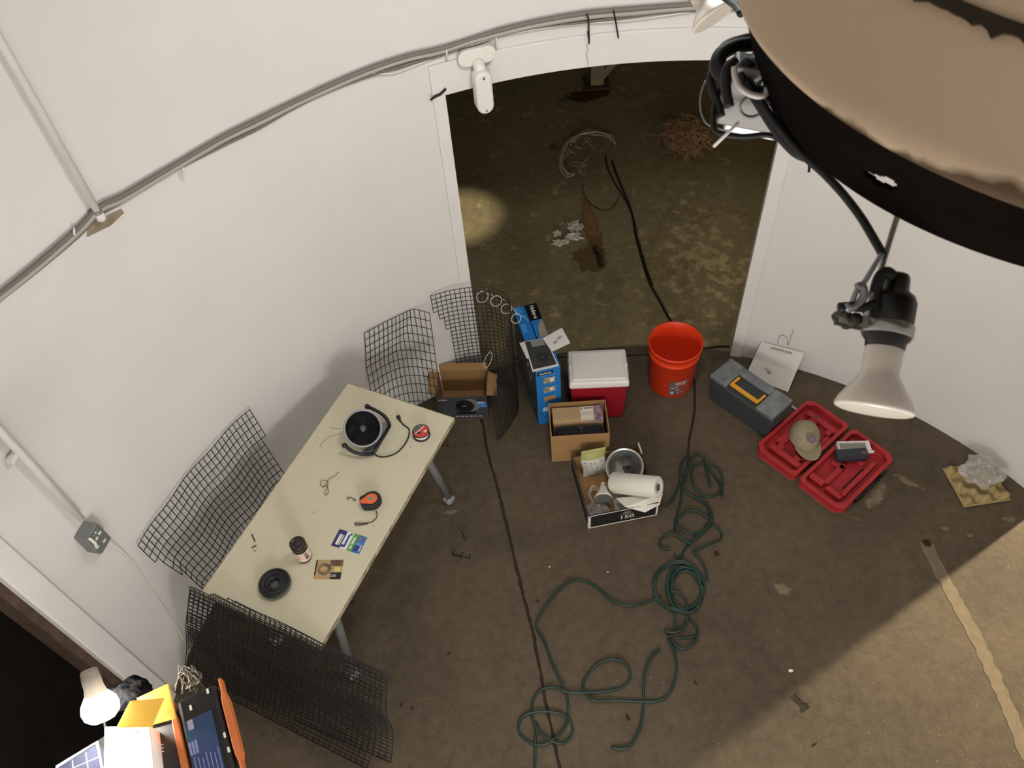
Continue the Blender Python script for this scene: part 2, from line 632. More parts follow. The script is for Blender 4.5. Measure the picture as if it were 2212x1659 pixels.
for u, v, l in [(160, 505, 'white cable clip at the far left of the cable bundle'), (395, 372, 'white cable clip between the left pipe and the doorway, nearer the pipe'),
                (965, 118, 'white cable clip just left of the oval lamp bracket'), (1072, 92, 'white cable clip just right of the oval lamp bracket')]:
    a, b, c = clip(u, v)
    mb = MB().tube(crom([c, a, b], 6), 0.004, 6)
    tag(mb.build('cable_clip', M_TRIM), l, 'clip', 'clips holding the wall cables')


def wire_tie(px, label):
    mb = MB()
    mb.tube(crom([wl(u, v, 0.05 if i < 2 else 0.03) for i, (u, v) in enumerate(px)], 6), 0.0036, 6)
    u, v = px[-1]
    mb.tube([wl(u - 4, v - 26, 0.05), wl(u, v, 0.036)], 0.003, 6)
    return tag(mb.build('wire_tie', M_BLACK), label, 'wire tie', 'black wire ties on the lintel')


wire_tie([(1266, 29), (1271, 40), (1272, 65), (1273, 94)], 'left black wire tie hanging over the white lintel, with a thread below it')
wire_tie([(1325, 22), (1329, 40), (1332, 60), (1336, 82)], 'right black wire tie hanging over the white lintel')
tag(MB().tube(crom([wl(u, v, 0.035) for u, v in [(1272, 90), (1267, 100), (1271, 108), (1266, 118), (1270, 130), (1270, 142)]], 5), 0.0011, 5).build('thread', M_GREYP), 'thin grey thread dangling from the left black wire tie', 'thread')

# white lamp above the doorway: oval plate, arm, oval body
c = wl(1028, 118, 0.022)
out = Vector((C0.x - c.x, C0.y - c.y, 0)).normalized()
lamp_w = thing('wall_lamp', 'white oval outdoor lamp hanging over the left end of the doorway lintel', 'lamp', mtx=frame(c, Vector((0, 0, 1)).cross(out), Vector((0, 0, 1))))
# local: x along the wall, y = z cross x
yin = 1.0


def capsule(w, h, n=10):
    r = w / 2
    pl = []
    for k in range(n + 1):
        a = PI * k / n
        pl.append((r * math.cos(a), h / 2 - r + r * math.sin(a)))
    for k in range(n + 1):
        a = PI + PI * k / n
        pl.append((r * math.cos(a), -h / 2 + r + r * math.sin(a)))
    return pl


lm = frame(c, Vector((0, 0, 1)).cross(out), Vector((0, 0, 1)))
loc_out = lm.inverted().to_3x3() @ out
Mx = frame((0, 0, 0), (0, 0, 1), loc_out)                 # capsule long axis vertical, extruded inward
My = frame((0, 0, 0.0), (1, 0, 0), loc_out)
plate = MB().prism([(p[1], p[0]) for p in capsule(0.075, 0.17)], -0.004, 0.022, M=My)
plate.build('wall_plate', M_WHITE, lamp_w, bevel=0.006)
arm = MB().tube([loc_out * 0.0 + Vector((0, 0, -0.02)), loc_out * 0.045 + Vector((0, 0, -0.04)), loc_out * 0.06 + Vector((0, 0, -0.075))], 0.026, 14)
arm.build('arm', M_WHITE, lamp_w)
body = MB().prism([(p[1], p[0]) for p in capsule(0.076, 0.20)], 0.025, 0.095, M=Matrix.Translation((0, 0, -0.135)) @ Mx)
body.build('lamp_body', M_WHITE, lamp_w, bevel=0.012, seg=3)
MB().tube([loc_out * 0.098 + Vector((0, 0, -0.058)), loc_out * 0.1 + Vector((0, 0, -0.058))], 0.006, 8).build('screw', M_GREY, lamp_w)
MB().tube([loc_out * 0.094 + Vector((0, 0, -0.215)), loc_out * 0.097 + Vector((0, 0, -0.215))], 0.005, 8).build('screw', M_GREY, lamp_w)

# conduits
def conduit(name, p0, p1, r, label, cap=None):
    t = thing(name, label, 'pipe', p1)
    inv = Matrix.Translation(-Vector(p1))
    MB().tube([inv @ p0, inv @ p1], r, 14).build('tube', M_TRIM, t)
    if cap:
        a = (inv @ p1)
        MB().lathe([(r * 1.25, 0.012), (r * 1.25, 0.0), (r * 1.35, -0.004), (r * 1.35, -0.022), (r * 0.9, -0.028), (0.0001, -0.028)], 18).build('end_cap', M_TRIM, t)
        MB().lathe([(r * 1.28, 0.014), (r * 1.4, 0.012), (r * 1.4, 0.006), (r * 1.28, 0.004)], 18).build('collar', M_GREY, t)
    return t


pa = wl(213, 462, 0.022)
pt = Vector((pa.x, pa.y, 4.2))
conduit('wall_pipe', pt, pa, 0.0125, 'white pipe coming down the upper wall and ending at the cable bundle', True)
pb = wl(177, 1122, 0.030)
conduit('wall_pipe', Vector((pb.x, pb.y, 2.16)), pb, 0.013, 'thin white pipe coming down the left wall to the grey socket box')
for du, dv in ((0, 0),):
    q = wl(30, 985, 0.02)
    tag(MB().box(-0.028, 0.028, -0.012, 0.012, -0.010, 0.010, M=frame(q, Vector((0, 0, 1)).cross(Vector((C0.x - q.x, C0.y - q.y, 0))))).build('pipe_clamp', M_TRIM, bevel=0.003), 'white clamp holding the thin pipe to the left wall', 'clamp')

# grey socket box
q = wl(184, 1158, 0.0)
o2 = Vector((C0.x - q.x, C0.y - q.y, 0)).normalized()
sb = thing('socket_box', 'grey weatherproof socket box at the foot of the thin pipe on the left wall', 'socket', mtx=frame(q, o2, Vector((0, 0, 1))))
MB().box(0.0, 0.062, -0.040, 0.040, -0.062, 0.058).build('housing', M_GREYP, sb, bevel=0.006)
MB().box(0.062, 0.070, -0.036, 0.036, -0.056, 0.052).build('cover_plate', mat('socket_cover_grey', (112, 120, 114), 0.5, 0.2), sb, bevel=0.003)
for y, z in ((0.012, 0.03), (-0.012, 0.028), (0.004, -0.02)):
    MB().box(0.070, 0.076, y - 0.008, y + 0.008, z - 0.005, z + 0.005).build('socket_slot', M_WHITE, sb, bevel=0.002)
mb = MB().tube(crom([(0.066, -0.030, 0.062), (0.085, -0.036, 0.040), (0.080, -0.040, 0.010), (0.075, -0.030, 0.0)], 6), 0.006, 8)
mb.build('plug', M_WHITE, sb)
pts = [wl(u, v, d) for u, v, d in [(205, 1150, 0.07), (250, 1178, 0.02), (285, 1212, 0.008), (320, 1262, 0.006), (352, 1310, 0.006), (380, 1352, 0.008), (398, 1385, 0.02)]]
tag(MB().tube(crom(pts, 6), 0.0032, 6).build('string', M_WHITE), 'thin white string running down the wall from the grey socket box', 'string')

# ================================================================== TABLE
TZ = 0.73
TA = math.atan2(1.066, 0.565)
M_TOP = mat('cream_table_top', (206, 199, 172), 0.55, var=0.035, scale=5, spec=0.3)
M_EDGE = mat('chipped_cream_edge', (200, 190, 160), 0.7, c2=(120, 104, 76), scale=26, detail=6)
tbl = thing('folding_table', 'cream rectangular table with grey wheeled legs beside the left wall', 'table', (-0.853, 2.056, 0), TA)
TM = tbl.matrix_world if False else Matrix.Translation((-0.853, 2.056, 0)) @ Matrix.Rotation(TA, 4, 'Z')
TI = TM.inverted()
MB().box(-0.640, 0.604, -0.306, 0.306, TZ - 0.026, TZ).build('tabletop', M_TOP, tbl, bevel=0.003)
mb = MB()
for x0, x1, y0, y1 in ((-0.642, 0.606, -0.3085, -0.306), (-0.642, 0.606, 0.306, 0.3085), (-0.6425, -0.640, -0.306, 0.306), (0.604, 0.6065, -0.306, 0.306)):
    mb.box(x0, x1, y0, y1, TZ - 0.027, TZ - 0.001)
mb.build('edge_band', M_EDGE, tbl)
mb = MB()
for x in (-0.46, 0.46):
    mb.box(x - 0.02, x + 0.02, -0.25, 0.25, TZ - 0.066, TZ - 0.026)
mb.box(-0.46, 0.46, -0.02, 0.02, TZ - 0.066, TZ - 0.026)
mb.build('frame', M_GREYP, tbl, bevel=0.003)
for sx in (1, -1):
    for sy in (1, -1):
        leg = MB().tube([(sx * 0.42, sy * 0.20, TZ - 0.045), (sx * 0.525, sy * 0.225, 0.06)], 0.021, 14).build('leg', M_GREYP, tbl)
        w = MB()
        M = frame((sx * 0.525, sy * 0.225, 0.030), (1, 0, 0), (0.35, 1, 0))
        w.lathe([(0.0001, -0.022), (0.026, -0.022), (0.030, -0.018), (0.030, -0.006), (0.024, -0.003), (0.024, 0.003), (0.030, 0.006), (0.030, 0.018), (0.026, 0.022), (0.0001, 0.022)], 18, M=M)
        w.tube([(sx * 0.525, sy * 0.225, 0.03), (sx * 0.525, sy * 0.225, 0.066)], 0.010, 10, 1)
        w.build('caster', [mat('pale_caster_wheel', (150, 152, 150), 0.5), M_BLACK], leg)

# --- table fan
P1, P2 = at(793, 878, 0.805), at(744, 962, 0.805)
B1, B2 = at(842, 919, TZ + 0.010), at(806, 980, TZ + 0.010)
fc = at(784, 925, 0.845)
fdir = (CAM - fc).normalized()
fdir = (fdir + Vector((0.06, 0.02, 0))).normalized()
fan = thing('table_fan', 'black round table fan facing up with grey rim, on the cream table', 'fan', (fc.x, fc.y, TZ))
FI = Matrix.Translation((-fc.x, -fc.y, -TZ))
FM = FI @ frame(fc, P2 - P1, fdir)
M_FANR = mat('fan_grey_rim', (150, 152, 156), 0.35)
mb = MB()
mb.lathe([(0.0001, -0.085), (0.055, -0.085), (0.078, -0.070), (0.088, -0.045), (0.090, -0.012), (0.086, -0.004)], 40, M=FM)
mb.build('housing', mat('fan_dark_housing', (30, 31, 32), 0.35), fan)
MB().lathe([(0.080, -0.010), (0.084, 0.001), (0.089, 0.003), (0.092, -0.004), (0.091, -0.014)], 48, M=FM).build('rim_ring', M_FANR, fan)
mb = MB()
for k in range(15):
    r = 0.018 + 0.0043 * k
    mb.tube([FM @ Vector((r * math.cos(2 * PI * i / 40), r * math.sin(2 * PI * i / 40), -0.002 + 0.006 * (1 - (r / 0.08) ** 2))) for i in range(40)], 0.0013, 5, closed=True)
for k in range(40):
    a = 2 * PI * k / 40
    pts = []
    for i in range(5):
        r = 0.014 + 0.067 * i / 4
        aa = a + 0.5 * i / 4
        pts.append(FM @ Vector((r * math.cos(aa), r * math.sin(aa), -0.003 + 0.006 * (1 - (r / 0.08) ** 2))))
    mb.tube(pts, 0.0012, 5)
gr = mb.build('grille', mat('fan_black_grille', (9, 9, 10), 0.45, spec=0.25), fan)
mb = MB().lathe([(0.0001, 0.008), (0.014, 0.007), (0.019, 0.003), (0.019, -0.002)], 24, M=FM)
hub = mb.build('hub_badge', mat('fan_badge', (38, 38, 40), 0.35), gr)
MB().box(-0.0012, 0.0012, -0.011, 0.011, 0.0082, 0.0092, M=FM @ Matrix.Rotation(0.3, 4, 'Z')).build('badge_mark', M_FANR, gr)
mb = MB()
for k in range(5):
    def bl(u, v, k=k):
        a = 2 * PI * k / 5 + 0.9 * u
        r = 0.02 + 0.055 * v
        return FM @ Vector((r * math.cos(a), r * math.sin(a), -0.012 - 0.022 * u))
    mb.sheet(bl, 6, 4)
mb.build('blades', mat('fan_blades', (7, 7, 8), 0.35), fan, solid=0.002)
# U stand: bar on the table and two bowed arms up to the pivots
mid = (B1 + B2) / 2
for A, B, s in ((P1, B1, 1), (P2, B2, -1)):
    bow = (A - B).cross(Vector((0, 0, 1))).normalized() * 0.018 * s
    if bow.dot(A - fc) < 0:
        bow = -bow
    pts = crom([FI @ A, FI @ (A.lerp(B, 0.35) + bow + Vector((0, 0, -0.006))), FI @ (A.lerp(B, 0.72) + bow), FI @ B], 6)
    MB().tube(pts, 0.0085, 10).build('stand_arm', M_BLACK, fan)
    MB().ball(FI @ A, 0.013, 8).build('pivot_knob', M_BLACK, fan)
MB().tube([FI @ B1, FI @ B2], 0.0085, 10).build('stand_bar', M_BLACK, fan)
mb = MB()
q1, q2 = B1.lerp(P1, 0.42), B2.lerp(P2, 0.42)
for p in (q1, q2, B1, B2):
    p.z = TZ + 0.004
mb.add([FI @ p for p in (B1, B2, q2, q1)], [(0, 1, 2, 3)])
mb.build('foot_plate', M_GREYP, fan, solid=0.006)
pts = crom([FI @ at(u, v, TZ + 0.004) for u, v in [(806, 979), (818, 986), (835, 986), (855, 979), (872, 963), (882, 945), (884, 932), (882, 925), (872, 918), (866, 911)]], 6)
cd = MB().tube(pts, 0.0032, 8).build('power_cord', M_RUBBER, fan)
pg = at(862, 904, TZ + 0.006)
mb = MB()
PM = FI @ frame(pg, at(858, 895, TZ) - at(866, 912, TZ))
mb.box(-0.020, 0.004, -0.005, 0.005, -0.005, 0.005, M=PM).box(0.0, 0.018, -0.0095, 0.0095, -0.0055, 0.0065, M=PM)
mb.build('plug', M_BLACK, cd, bevel=0.002)

# --- thread spool
c = at(911, 940, TZ)
sp = thing('line_spool', 'small black spool of white line with a red label, near the table corner', 'spool', c)
MB().lathe([(0.0001, 0), (0.041, 0), (0.042, 0.002), (0.041, 0.005), (0.03, 0.005)], 32).build('lower_flange', M_BLACK, sp)
MB().lathe([(0.034, 0.005), (0.036, 0.010), (0.036, 0.026), (0.034, 0.031)], 32).build('wound_line', mat('white_line', (225, 224, 220), 0.6, bump=0.5, bscale=120), sp)
MB().lathe([(0.03, 0.031), (0.041, 0.031), (0.042, 0.034), (0.040, 0.0365), (0.0001, 0.0365)], 32).build('upper_flange', M_BLACK, sp)
mb = MB()
lm_ = [mat('label_red', (196, 62, 48), 0.5), mat('label_grey', (92, 92, 84), 0.5), mat('label_pale', (214, 196, 186), 0.5), M_BLACK]
Rz = Matrix.Rotation(0.75, 4, 'Z')
sect = [(0.0375 * math.cos(2 * PI * k / 40), 0.0375 * math.sin(2 * PI * k / 40)) for k in range(40)]
mb.prism(sect, 0.0365, 0.0371, 0, Rz)
mb.prism([p for p in sect if p[1] > 0.008], 0.0371, 0.0374, 1, Rz)
mb.box(-0.030, 0.030, 0.004, 0.010, 0.0372, 0.0377, 2, Rz)
mb.prism([(0.013 + 0.008 * math.cos(a / 8 * PI), -0.018 + 0.008 * math.sin(a / 8 * PI)) for a in range(16)], 0.0371, 0.0375, 2, Rz)
mb.prism([(-0.009 + 0.009 * math.cos(a / 8 * PI), -0.012 + 0.006 * math.sin(a / 8 * PI)) for a in range(16)], 0.0371, 0.0376, 3)
mb.build('label', lm_, sp)

# --- tape measure
c = at(803, 1087, TZ)
tm = thing('tape_measure', 'black and orange tape measure lying on the table with its wrist strap', 'tape measure', mtx=frame(c, at(787, 1093, TZ) - c))
sh = []
for k in range(25):
    a = R_(35 + 290 * k / 24)
    sh.append((0.045 * math.cos(a) - 0.004, 0.042 * math.sin(a)))
sh = [(0.048, 0.006), (0.040, 0.028)] + sh[2:-2] + [(0.036, -0.036), (0.046, -0.026)]
MB().prism(sh, 0.0, 0.038).build('case', mat('tape_black_rubber', (26, 27, 26), 0.6), tm, bevel=0.006, seg=3)
of = []
for k in range(19):
    a = R_(48 + 264 * k / 18)
    of.append((0.029 * math.cos(a) - 0.004, 0.027 * math.sin(a)))
of = [(0.046, 0.004)] + of + [(0.044, -0.012)]
fp = MB().prism(of, 0.036, 0.0405).build('face_panel', mat('tape_orange', (232, 104, 54), 0.45), tm, bevel=0.002)
MB().box(-0.014, 0.010, -0.009, 0.009, 0.0405, 0.0412).box(-0.004, 0.002, -0.003, 0.003, 0.0412, 0.0416, 1).build('face_label', [mat('tape_silver', (150, 146, 138), 0.4), M_BLACK], fp)
TMI = frame(c, at(787, 1093, TZ) - c).inverted()
pts = crom([TMI @ at(u, v, TZ + 0.003) for u, v in [(812, 1103), (815, 1112), (812, 1120), (802, 1128), (788, 1130), (774, 1130), (767, 1130), (768, 1134), (778, 1134), (795, 1131)]], 6)
MB().tube(pts, 0.0022, 6).build('wrist_strap', mat('strap_dark', (62, 58, 50), 0.8), tm)

# --- bottle
c = at(658, 1203, TZ)
bt = thing('pill_bottle', 'dark brown bottle with pink label standing on the table', 'bottle', c)
MB().lathe([(0.0001, 0), (0.030, 0), (0.034, 0.004), (0.034, 0.092), (0.032, 0.100), (0.026, 0.106)], 32).build('bottle_body', mat('dark_brown_plastic', (46, 32, 26), 0.3), bt)
MB().lathe([(0.0345, 0.016), (0.0345, 0.086)], 32).build('label', mat('pink_label', (226, 196, 184), 0.5), bt)
mb = MB()
for a0, a1, z0, z1 in ((-58, -30, 0.030, 0.060), (-58, -34, 0.066, 0.078), (-118, -88, 0.04, 0.046), (-118, -92, 0.052, 0.057), (-118, -84, 0.063, 0.068)):
    mb.lathe([(0.0348, z0), (0.0348, z1)], 6, a0=a0, a1=a1, mi=0 if z1 - z0 > 0.01 else 1)
mb.build('label_print', [mat('label_print_dark', (110, 84, 84), 0.6), mat('label_print_pale', (196, 160, 152), 0.6)], bt)
MB().lathe([(0.033, 0.100), (0.0345, 0.102), (0.0345, 0.128), (0.032, 0.132), (0.024, 0.132), (0.022, 0.129), (0.012, 0.129), (0.010, 0.133), (0.0001, 0.133)], 32).build('cap', mat('dark_brown_cap', (38, 26, 20), 0.35), bt)

# --- coiled black roll
c = at(596, 1265, TZ)
rl = thing('wire_roll', 'black coiled roll of wire lying at the near end of the table', 'roll', c)
mb = MB()
for k in range(9):
    for j in range(3):
        r = 0.026 + 0.0046 * k + 0.001 * math.sin(k * 3 + j)
        z = 0.004 + j * 0.010 + 0.002 * math.sin(k * 1.7)
        tx, ty = 0.02 * math.sin(k * 2.1 + j), 0.02 * math.cos(k * 1.3 + j)
        mb.tube([(r * math.cos(2 * PI * i / 48), r * math.sin(2 * PI * i / 48), z + 0.4 * (tx * r * math.cos(2 * PI * i / 48) + ty * r * math.sin(2 * PI * i / 48)) / 0.06 * 0.1 + 0.002) for i in range(48)], 0.0042, 6, closed=True)
mb.build('coil', mat('black_wire_roll', (20, 21, 22), 0.45), rl)
MB().lathe([(0.066, 0.002), (0.071, 0.004), (0.072, 0.020), (0.069, 0.030)], 40).build('clear_band', mat('smoky_clear_plastic', (120, 126, 116), 0.15, alpha=0.35), rl)
MB().prism([(0.026 * math.cos(R_(a)), 0.020 * math.sin(R_(a))) for a in range(0, 360, 12)], 0.0, 0.006).build('hole_shade', mat('shaded_table_grey', (104, 104, 106), 0.6), rl)  # grey disc painted for the tabletop seen in shade through the hole

# --- two blister cards
def card(name, px, label, cat):
    P = [at(u, v, TZ) for u, v in px]
    cc = sum(P, Vector()) / 4
    m = frame(cc, P[1] - P[0])
    w = (P[1] - P[0]).length
    h = ((P[3] - P[0]).length + (P[2] - P[1]).length) / 2
    return thing(name, label, cat, mtx=m), w, h


cdt, w, h = card('blister_card', [(733, 1143), (793, 1161), (777, 1198), (715, 1178)], 'blue, white and green blister card lying on the table', 'card')
mb = MB()
mb.box(-w / 2, -w / 2 + w * .30, -h / 2, h / 2, 0, 0.0015, 0)
mb.box(-w / 2 + w * .30, -w / 2 + w * .54, -h / 2, h / 2, 0, 0.0015, 1)
mb.box(-w / 2 + w * .54, -w / 2 + w * .72, -h / 2, h / 2, 0, 0.0015, 2)
mb.box(-w / 2 + w * .72, w / 2, -h / 2, h / 2, 0, 0.0015, 3)
mb.build('card_backing', [mat('card_navy', (44, 46, 104), 0.4), mat('card_white', (224, 224, 226), 0.4), mat('card_green', (88, 162, 58), 0.4), mat('card_blue', (54, 108, 176), 0.4)], cdt)
mb = MB()
for i, (fx, fy, fw, fh, k) in enumerate([(.15, -.05, .10, .62, 0), (.24, -.05, .03, .60, 0), (.42, .0, .06, .72, 1), (.36, -.33, .12, .14, 1), (.47, .40, .06, .12, 1), (.63, .1, .06, .40, 0), (.63, -.28, .05, .2, 0), (.82, .30, .10, .22, 2), (.84, -.02, .14, .22, 3), (.82, -.25, .16, .32, 1), (.95, -.2, .03, .4, 0)]):
    mb.box(-w / 2 + w * (fx - fw / 2), -w / 2 + w * (fx + fw / 2), h * (fy - fh / 2), h * (fy + fh / 2), 0.0015, 0.0021 + 0.0001 * i, k)
mb.build('card_print', [M_WHITE, mat('card_navy2', (58, 60, 122), 0.4), mat('card_rust', (150, 104, 92), 0.4), mat('card_pale_blue', (110, 140, 186), 0.4)], cdt)
cdt, w, h = card('blister_card', [(683, 1210), (741, 1210), (738, 1250), (677, 1253)], 'tan and black blister card holding a metal ring, beside the brown bottle', 'card')
mb = MB()
mb.box(-w / 2, w / 2, -h / 2, h / 2, 0, 0.0015, 0)
mb.box(-w / 2, -w / 2 + w * .05, -h / 2 + h * .2, h / 2, 0.0015, 0.002, 1)
mb.box(w * .02, w / 2, h * .18, h / 2, 0.0015, 0.002, 2)
mb.box(w * .10, w / 2, -h / 2, -h * .15, 0.0015, 0.0022, 1)
mb.box(w * .22, w * .44, -h * .10, h * .12, 0.0015, 0.0023, 3)
for k in range(4):
    mb.box(w * (.16 + .07 * k), w * (.18 + .07 * k), h * .2, h * .5, 0.002, 0.0024, 1)
mb.build('card_backing', [mat('card_tan', (190, 160, 108), 0.5, var=0.2, scale=40), M_BLACK, mat('card_brown', (112, 88, 58), 0.5), mat('card_yellow', (214, 200, 120), 0.5)], cdt)
text('card_lettering', 'OK', h * .2, Matrix.Translation((w * .22, -h * .33, 0.0026)), M_WHITE, cdt)
mb = MB()
for k in range(5):
    r = 0.019 + 0.0022 * k
    mb.tube([(-w * .17 + k * 0.001 + r * math.cos(2 * PI * i / 36), r * 0.92 * math.sin(2 * PI * i / 36), 0.004 + 0.001 * (k % 2)) for i in range(36)], 0.0012, 5, closed=True)
mb.build('metal_ring', mat('ring_metal', (140, 132, 118), 0.35, 0.7), cdt)

# --- loose bits on the table
M_TWIG = mat('olive_wire', (92, 88, 66), 0.7)
mb = MB()
mb.tube(crom([at(u, v, TZ + .003) for u, v in [(732, 1020), (720, 1030), (710, 1035), (704, 1048), (694, 1050), (692, 1042), (700, 1037), (709, 1042), (706, 1052), (701, 1066), (706, 1069), (709, 1060), (705, 1048), (697, 1054)]], 6), 0.0013, 6)
tag(mb.build('wire_tangle', M_TWIG), 'small knotted olive wire on the middle of the table', 'wire')
mb = MB()
for u, v in ((752, 1076), (766, 1080)):
    cc = at(u, v, TZ + .003)
    mb.tube([cc + Vector((0.006 * math.cos(2 * PI * i / 16), 0.005 * math.sin(2 * PI * i / 16), 0)) for i in range(16)], 0.0016, 6, closed=True)
mb.tube([at(754, 1075, TZ + .003), at(760, 1075, TZ + .003), at(765, 1079, TZ + .003)], 0.0018, 6)
tag(mb.build('swivel_link', M_TWIG), 'tiny double-ringed link left of the tape measure', 'link')
tag(MB().tube([at(544, 1154, TZ + .003), at(551, 1170, TZ + .003)], 0.0024, 6).build('wire_offcut', M_WIRE), 'longest dark wire offcut at the left edge of the table', 'offcut', 'wire offcuts on the table')
tag(MB().tube([at(544, 1183, TZ + .003), at(554, 1178, TZ + .003)], 0.0024, 6).build('wire_offcut', M_WIRE), 'middle dark wire offcut at the left edge of the table, lying level', 'offcut', 'wire offcuts on the table')
tag(MB().tube([at(549, 1190, TZ + .003), at(552, 1190, TZ + .003)], 0.0022, 6).build('wire_offcut', M_WIRE), 'tiniest dark wire offcut at the left edge of the table', 'offcut', 'wire offcuts on the table')
mb = MB().tube(crom([at(u, v, TZ + .003) for u, v in [(738, 936), (722, 940), (708, 945), (696, 957), (690, 966)]], 6), 0.0008, 5)
mb.tube(crom([at(u, v, TZ + .003) for u, v in [(736, 926), (724, 926), (712, 923)]], 6), 0.0008, 5)
tag(mb.build('loose_line', M_TWIG), 'fine loose line sticking out left of the fan', 'line')
for i, (u, v, l) in enumerate([(678, 1107, 'dark crumb alone in the middle of the table'), (808, 1137, 'dark crumb below the tape measure strap'), (826, 1141, 'dark crumb at the right edge below the tape measure'), (886, 966, 'dark crumb below the red spool'), (880, 985, 'dark crumb farther below the red spool'), (735, 1183 - 25, 'dark crumb just above the blue card')]):
    tag(MB().ball((0, 0, 0.002), (0.0026, 0.002, 0.002), 6).build('crumb', M_TWIG, loc=at(u, v, TZ)), l, 'crumb', 'dark crumbs on the table')

# ================================================================== WIRE MESH PANELS
def mesh_panel(name, label, surf, nu, nv, keep=None, r=0.0021, sub=2, over=0.25):
    """welded mesh: nu cells along, nv cells down; surf(i, j) in cell units; wire pieces only where keep() says so"""
    mb = MB()

    def runs(seg):
        out, cur = [], []
        for a, ok in seg:
            if ok:
                cur.append(a)
            elif cur:
                out.append((cur[0], cur[-1] + 1))
                cur = []
        if cur:
            out.append((cur[0], cur[-1] + 1))
        return out
    for i in range(nu + 1):
        for a, b in runs([(j, (keep is None or keep(min(i, nu - 1), j) or keep(max(i - 1, 0), j))) for j in range(nv)]):
            mb.tube([surf(i, a + (b - a) * k / ((b - a) * sub)) for k in range((b - a) * sub + 1)], r, 5)
    for j in range(nv + 1):
        for a, b in runs([(i, (keep is None or keep(i, min(j, nv - 1)) or keep(i, max(j - 1, 0)))) for i in range(nu)]):
            mb.tube([surf(a + (b - a) * k / ((b - a) * sub), j) for k in range((b - a) * sub + 1)], r, 5)
    return tag(mb.build(name, M_WIRE), label, 'wire mesh', 'black wire mesh panels')


# panel leaning on the left wall behind the table
TH0, TH1 = 160.1, 140.9


def surfA(i, j):
    th = TH0 + (TH1 - TH0) * i / 30
    t = j / 17.0
    z = 0.866 - 0.05 * j * 0.985
    wav = 0.012 * math.sin(i * 0.55)
    R = R0 - 0.012 - 0.16 * t ** 1.25 - 0.010 + wav * (0.4 + t)
    bend = 0.0
    if i < 3 and j > 4:
        bend = 0.02 * (3 - i) * min(1, (j - 4) / 2)
    return cyl(th, max(z, 0.003), R - bend)


def keepA(i, j):
    if i < 1 and j >= 3:
        return False
    if i < 2 and j >= 6:
        return False
    if i < 1 and j in (5,):
        return False
    if i >= 29 and j >= 4:
        return False
    return True


mesh_panel('wire_mesh_panel', 'large black wire mesh panel leaning on the left wall beside the table', surfA, 30, 17, keepA)

# panel behind the far end of the table
CT0, CT1 = wl(775, 706, 0.03), wl(928, 676, 0.13)
CT1 = at(928, 676, 0.795)
CT0 = at(775, 706, 0.80)
CB1 = at(968, 965, 0.0)
CB0 = CB1 + (CT0 - CT1)
CB0.z = 0


def surfC(i, j):
    s, t = i / 15.0, j / 16.0
    a = CT0.lerp(CT1, s)
    b = CB0.lerp(CB1, s)
    p = a.lerp(b, t)
    nrm = Vector((-(CT1.y - CT0.y), CT1.x - CT0.x, 0)).normalized()
    p += nrm * (0.085 * math.sin(PI * s) * (1 - 0.3 * t)) + nrm * 0.03 * math.sin(PI * t)
    p.z = max(p.z, 0.003)
    d = math.hypot(p.x - C0.x, p.y - C0.y)
    if d > R0 - 0.012:
        k = (R0 - 0.012) / d
        p.x, p.y = C0.x + (p.x - C0.x) * k, C0.y + (p.y - C0.y) * k
    return p


mesh_panel('wire_mesh_panel', 'black wire mesh panel bowed upright between the wall and the far end of the table', surfC, 15, 16, None)

# curled panel by the doorway
planD = [(-0.392, 3.19), (-0.30, 3.215), (-0.18, 3.225), (-0.06, 3.205), (0.015, 3.14), (0.03, 3.06), (0.012, 2.98), (-0.045, 2.88), (-0.115, 2.793)]
pathD = crom([Vector((x, y, 0)) for x, y in planD], 10)
lens = [0.0]
for a, b in zip(pathD, pathD[1:]):
    lens.append(lens[-1] + (b - a).length)
NUD = int(lens[-1] / 0.0265)


def onD(s):
    L = s * lens[-1]
    for k in range(len(lens) - 1):
        if lens[k + 1] >= L:
            return pathD[k].lerp(pathD[k + 1], (L - lens[k]) / max(1e-9, lens[k + 1] - lens[k]))
    return pathD[-1].copy()


def surfD(i, j):
    s = i / NUD
    p = onD(s)
    z = 0.845 * (1 - j / 28.0) + 0.002
    lean = 0.02 * math.sin(PI * z / 0.85)
    return Vector((p.x, p.y - lean, z))


def keepD(i, j):
    if i < 1 and j >= 4:
        return False
    if i < 2 and j >= 6:
        return False
    if i < 3 and j >= 9:
        return False
    s = i / NUD
    if s > 0.66 and 0.845 * (1 - j / 28.0) > 0.845 - 0.42 * (s - 0.66) / 0.34:
        return False
    return True


mesh_panel('wire_mesh_panel', 'curled black wire mesh standing in front of the left door jamb', surfD, NUD, 28, keepD)

# doubled sheet hung over the near end of the table
def mk_surfB(off, shift, nu, nv):
    T0, T1 = at(424, 1252, 0.80) + Vector((0, 0, 0.040 + off)), at(842, 1448, 0.765) + Vector((0, 0, off))
    Q0, Q1 = Vector((-1.735, 1.600, 0.003)), Vector((-0.705 - shift, 1.082, 0.003))
    nrm = Vector((-0.46, -0.88, 0)).normalized()

    def s_(i, j):
        a, t = i / nu, j / nv
        p = T0.lerp(T1, a).lerp(Q0.lerp(Q1, a), t)
        p += nrm * ((0.030 * math.sin(2 * PI * t) * (0.4 + 0.6 * a) + shift * 0.20) * min(1, 2.5 * t) + 0.018)
        p.z += 0.010 * math.sin(i * 0.4 + shift * 60) * (1 - t)
        p.z = max(p.z, 0.003)
        return p
    return s_


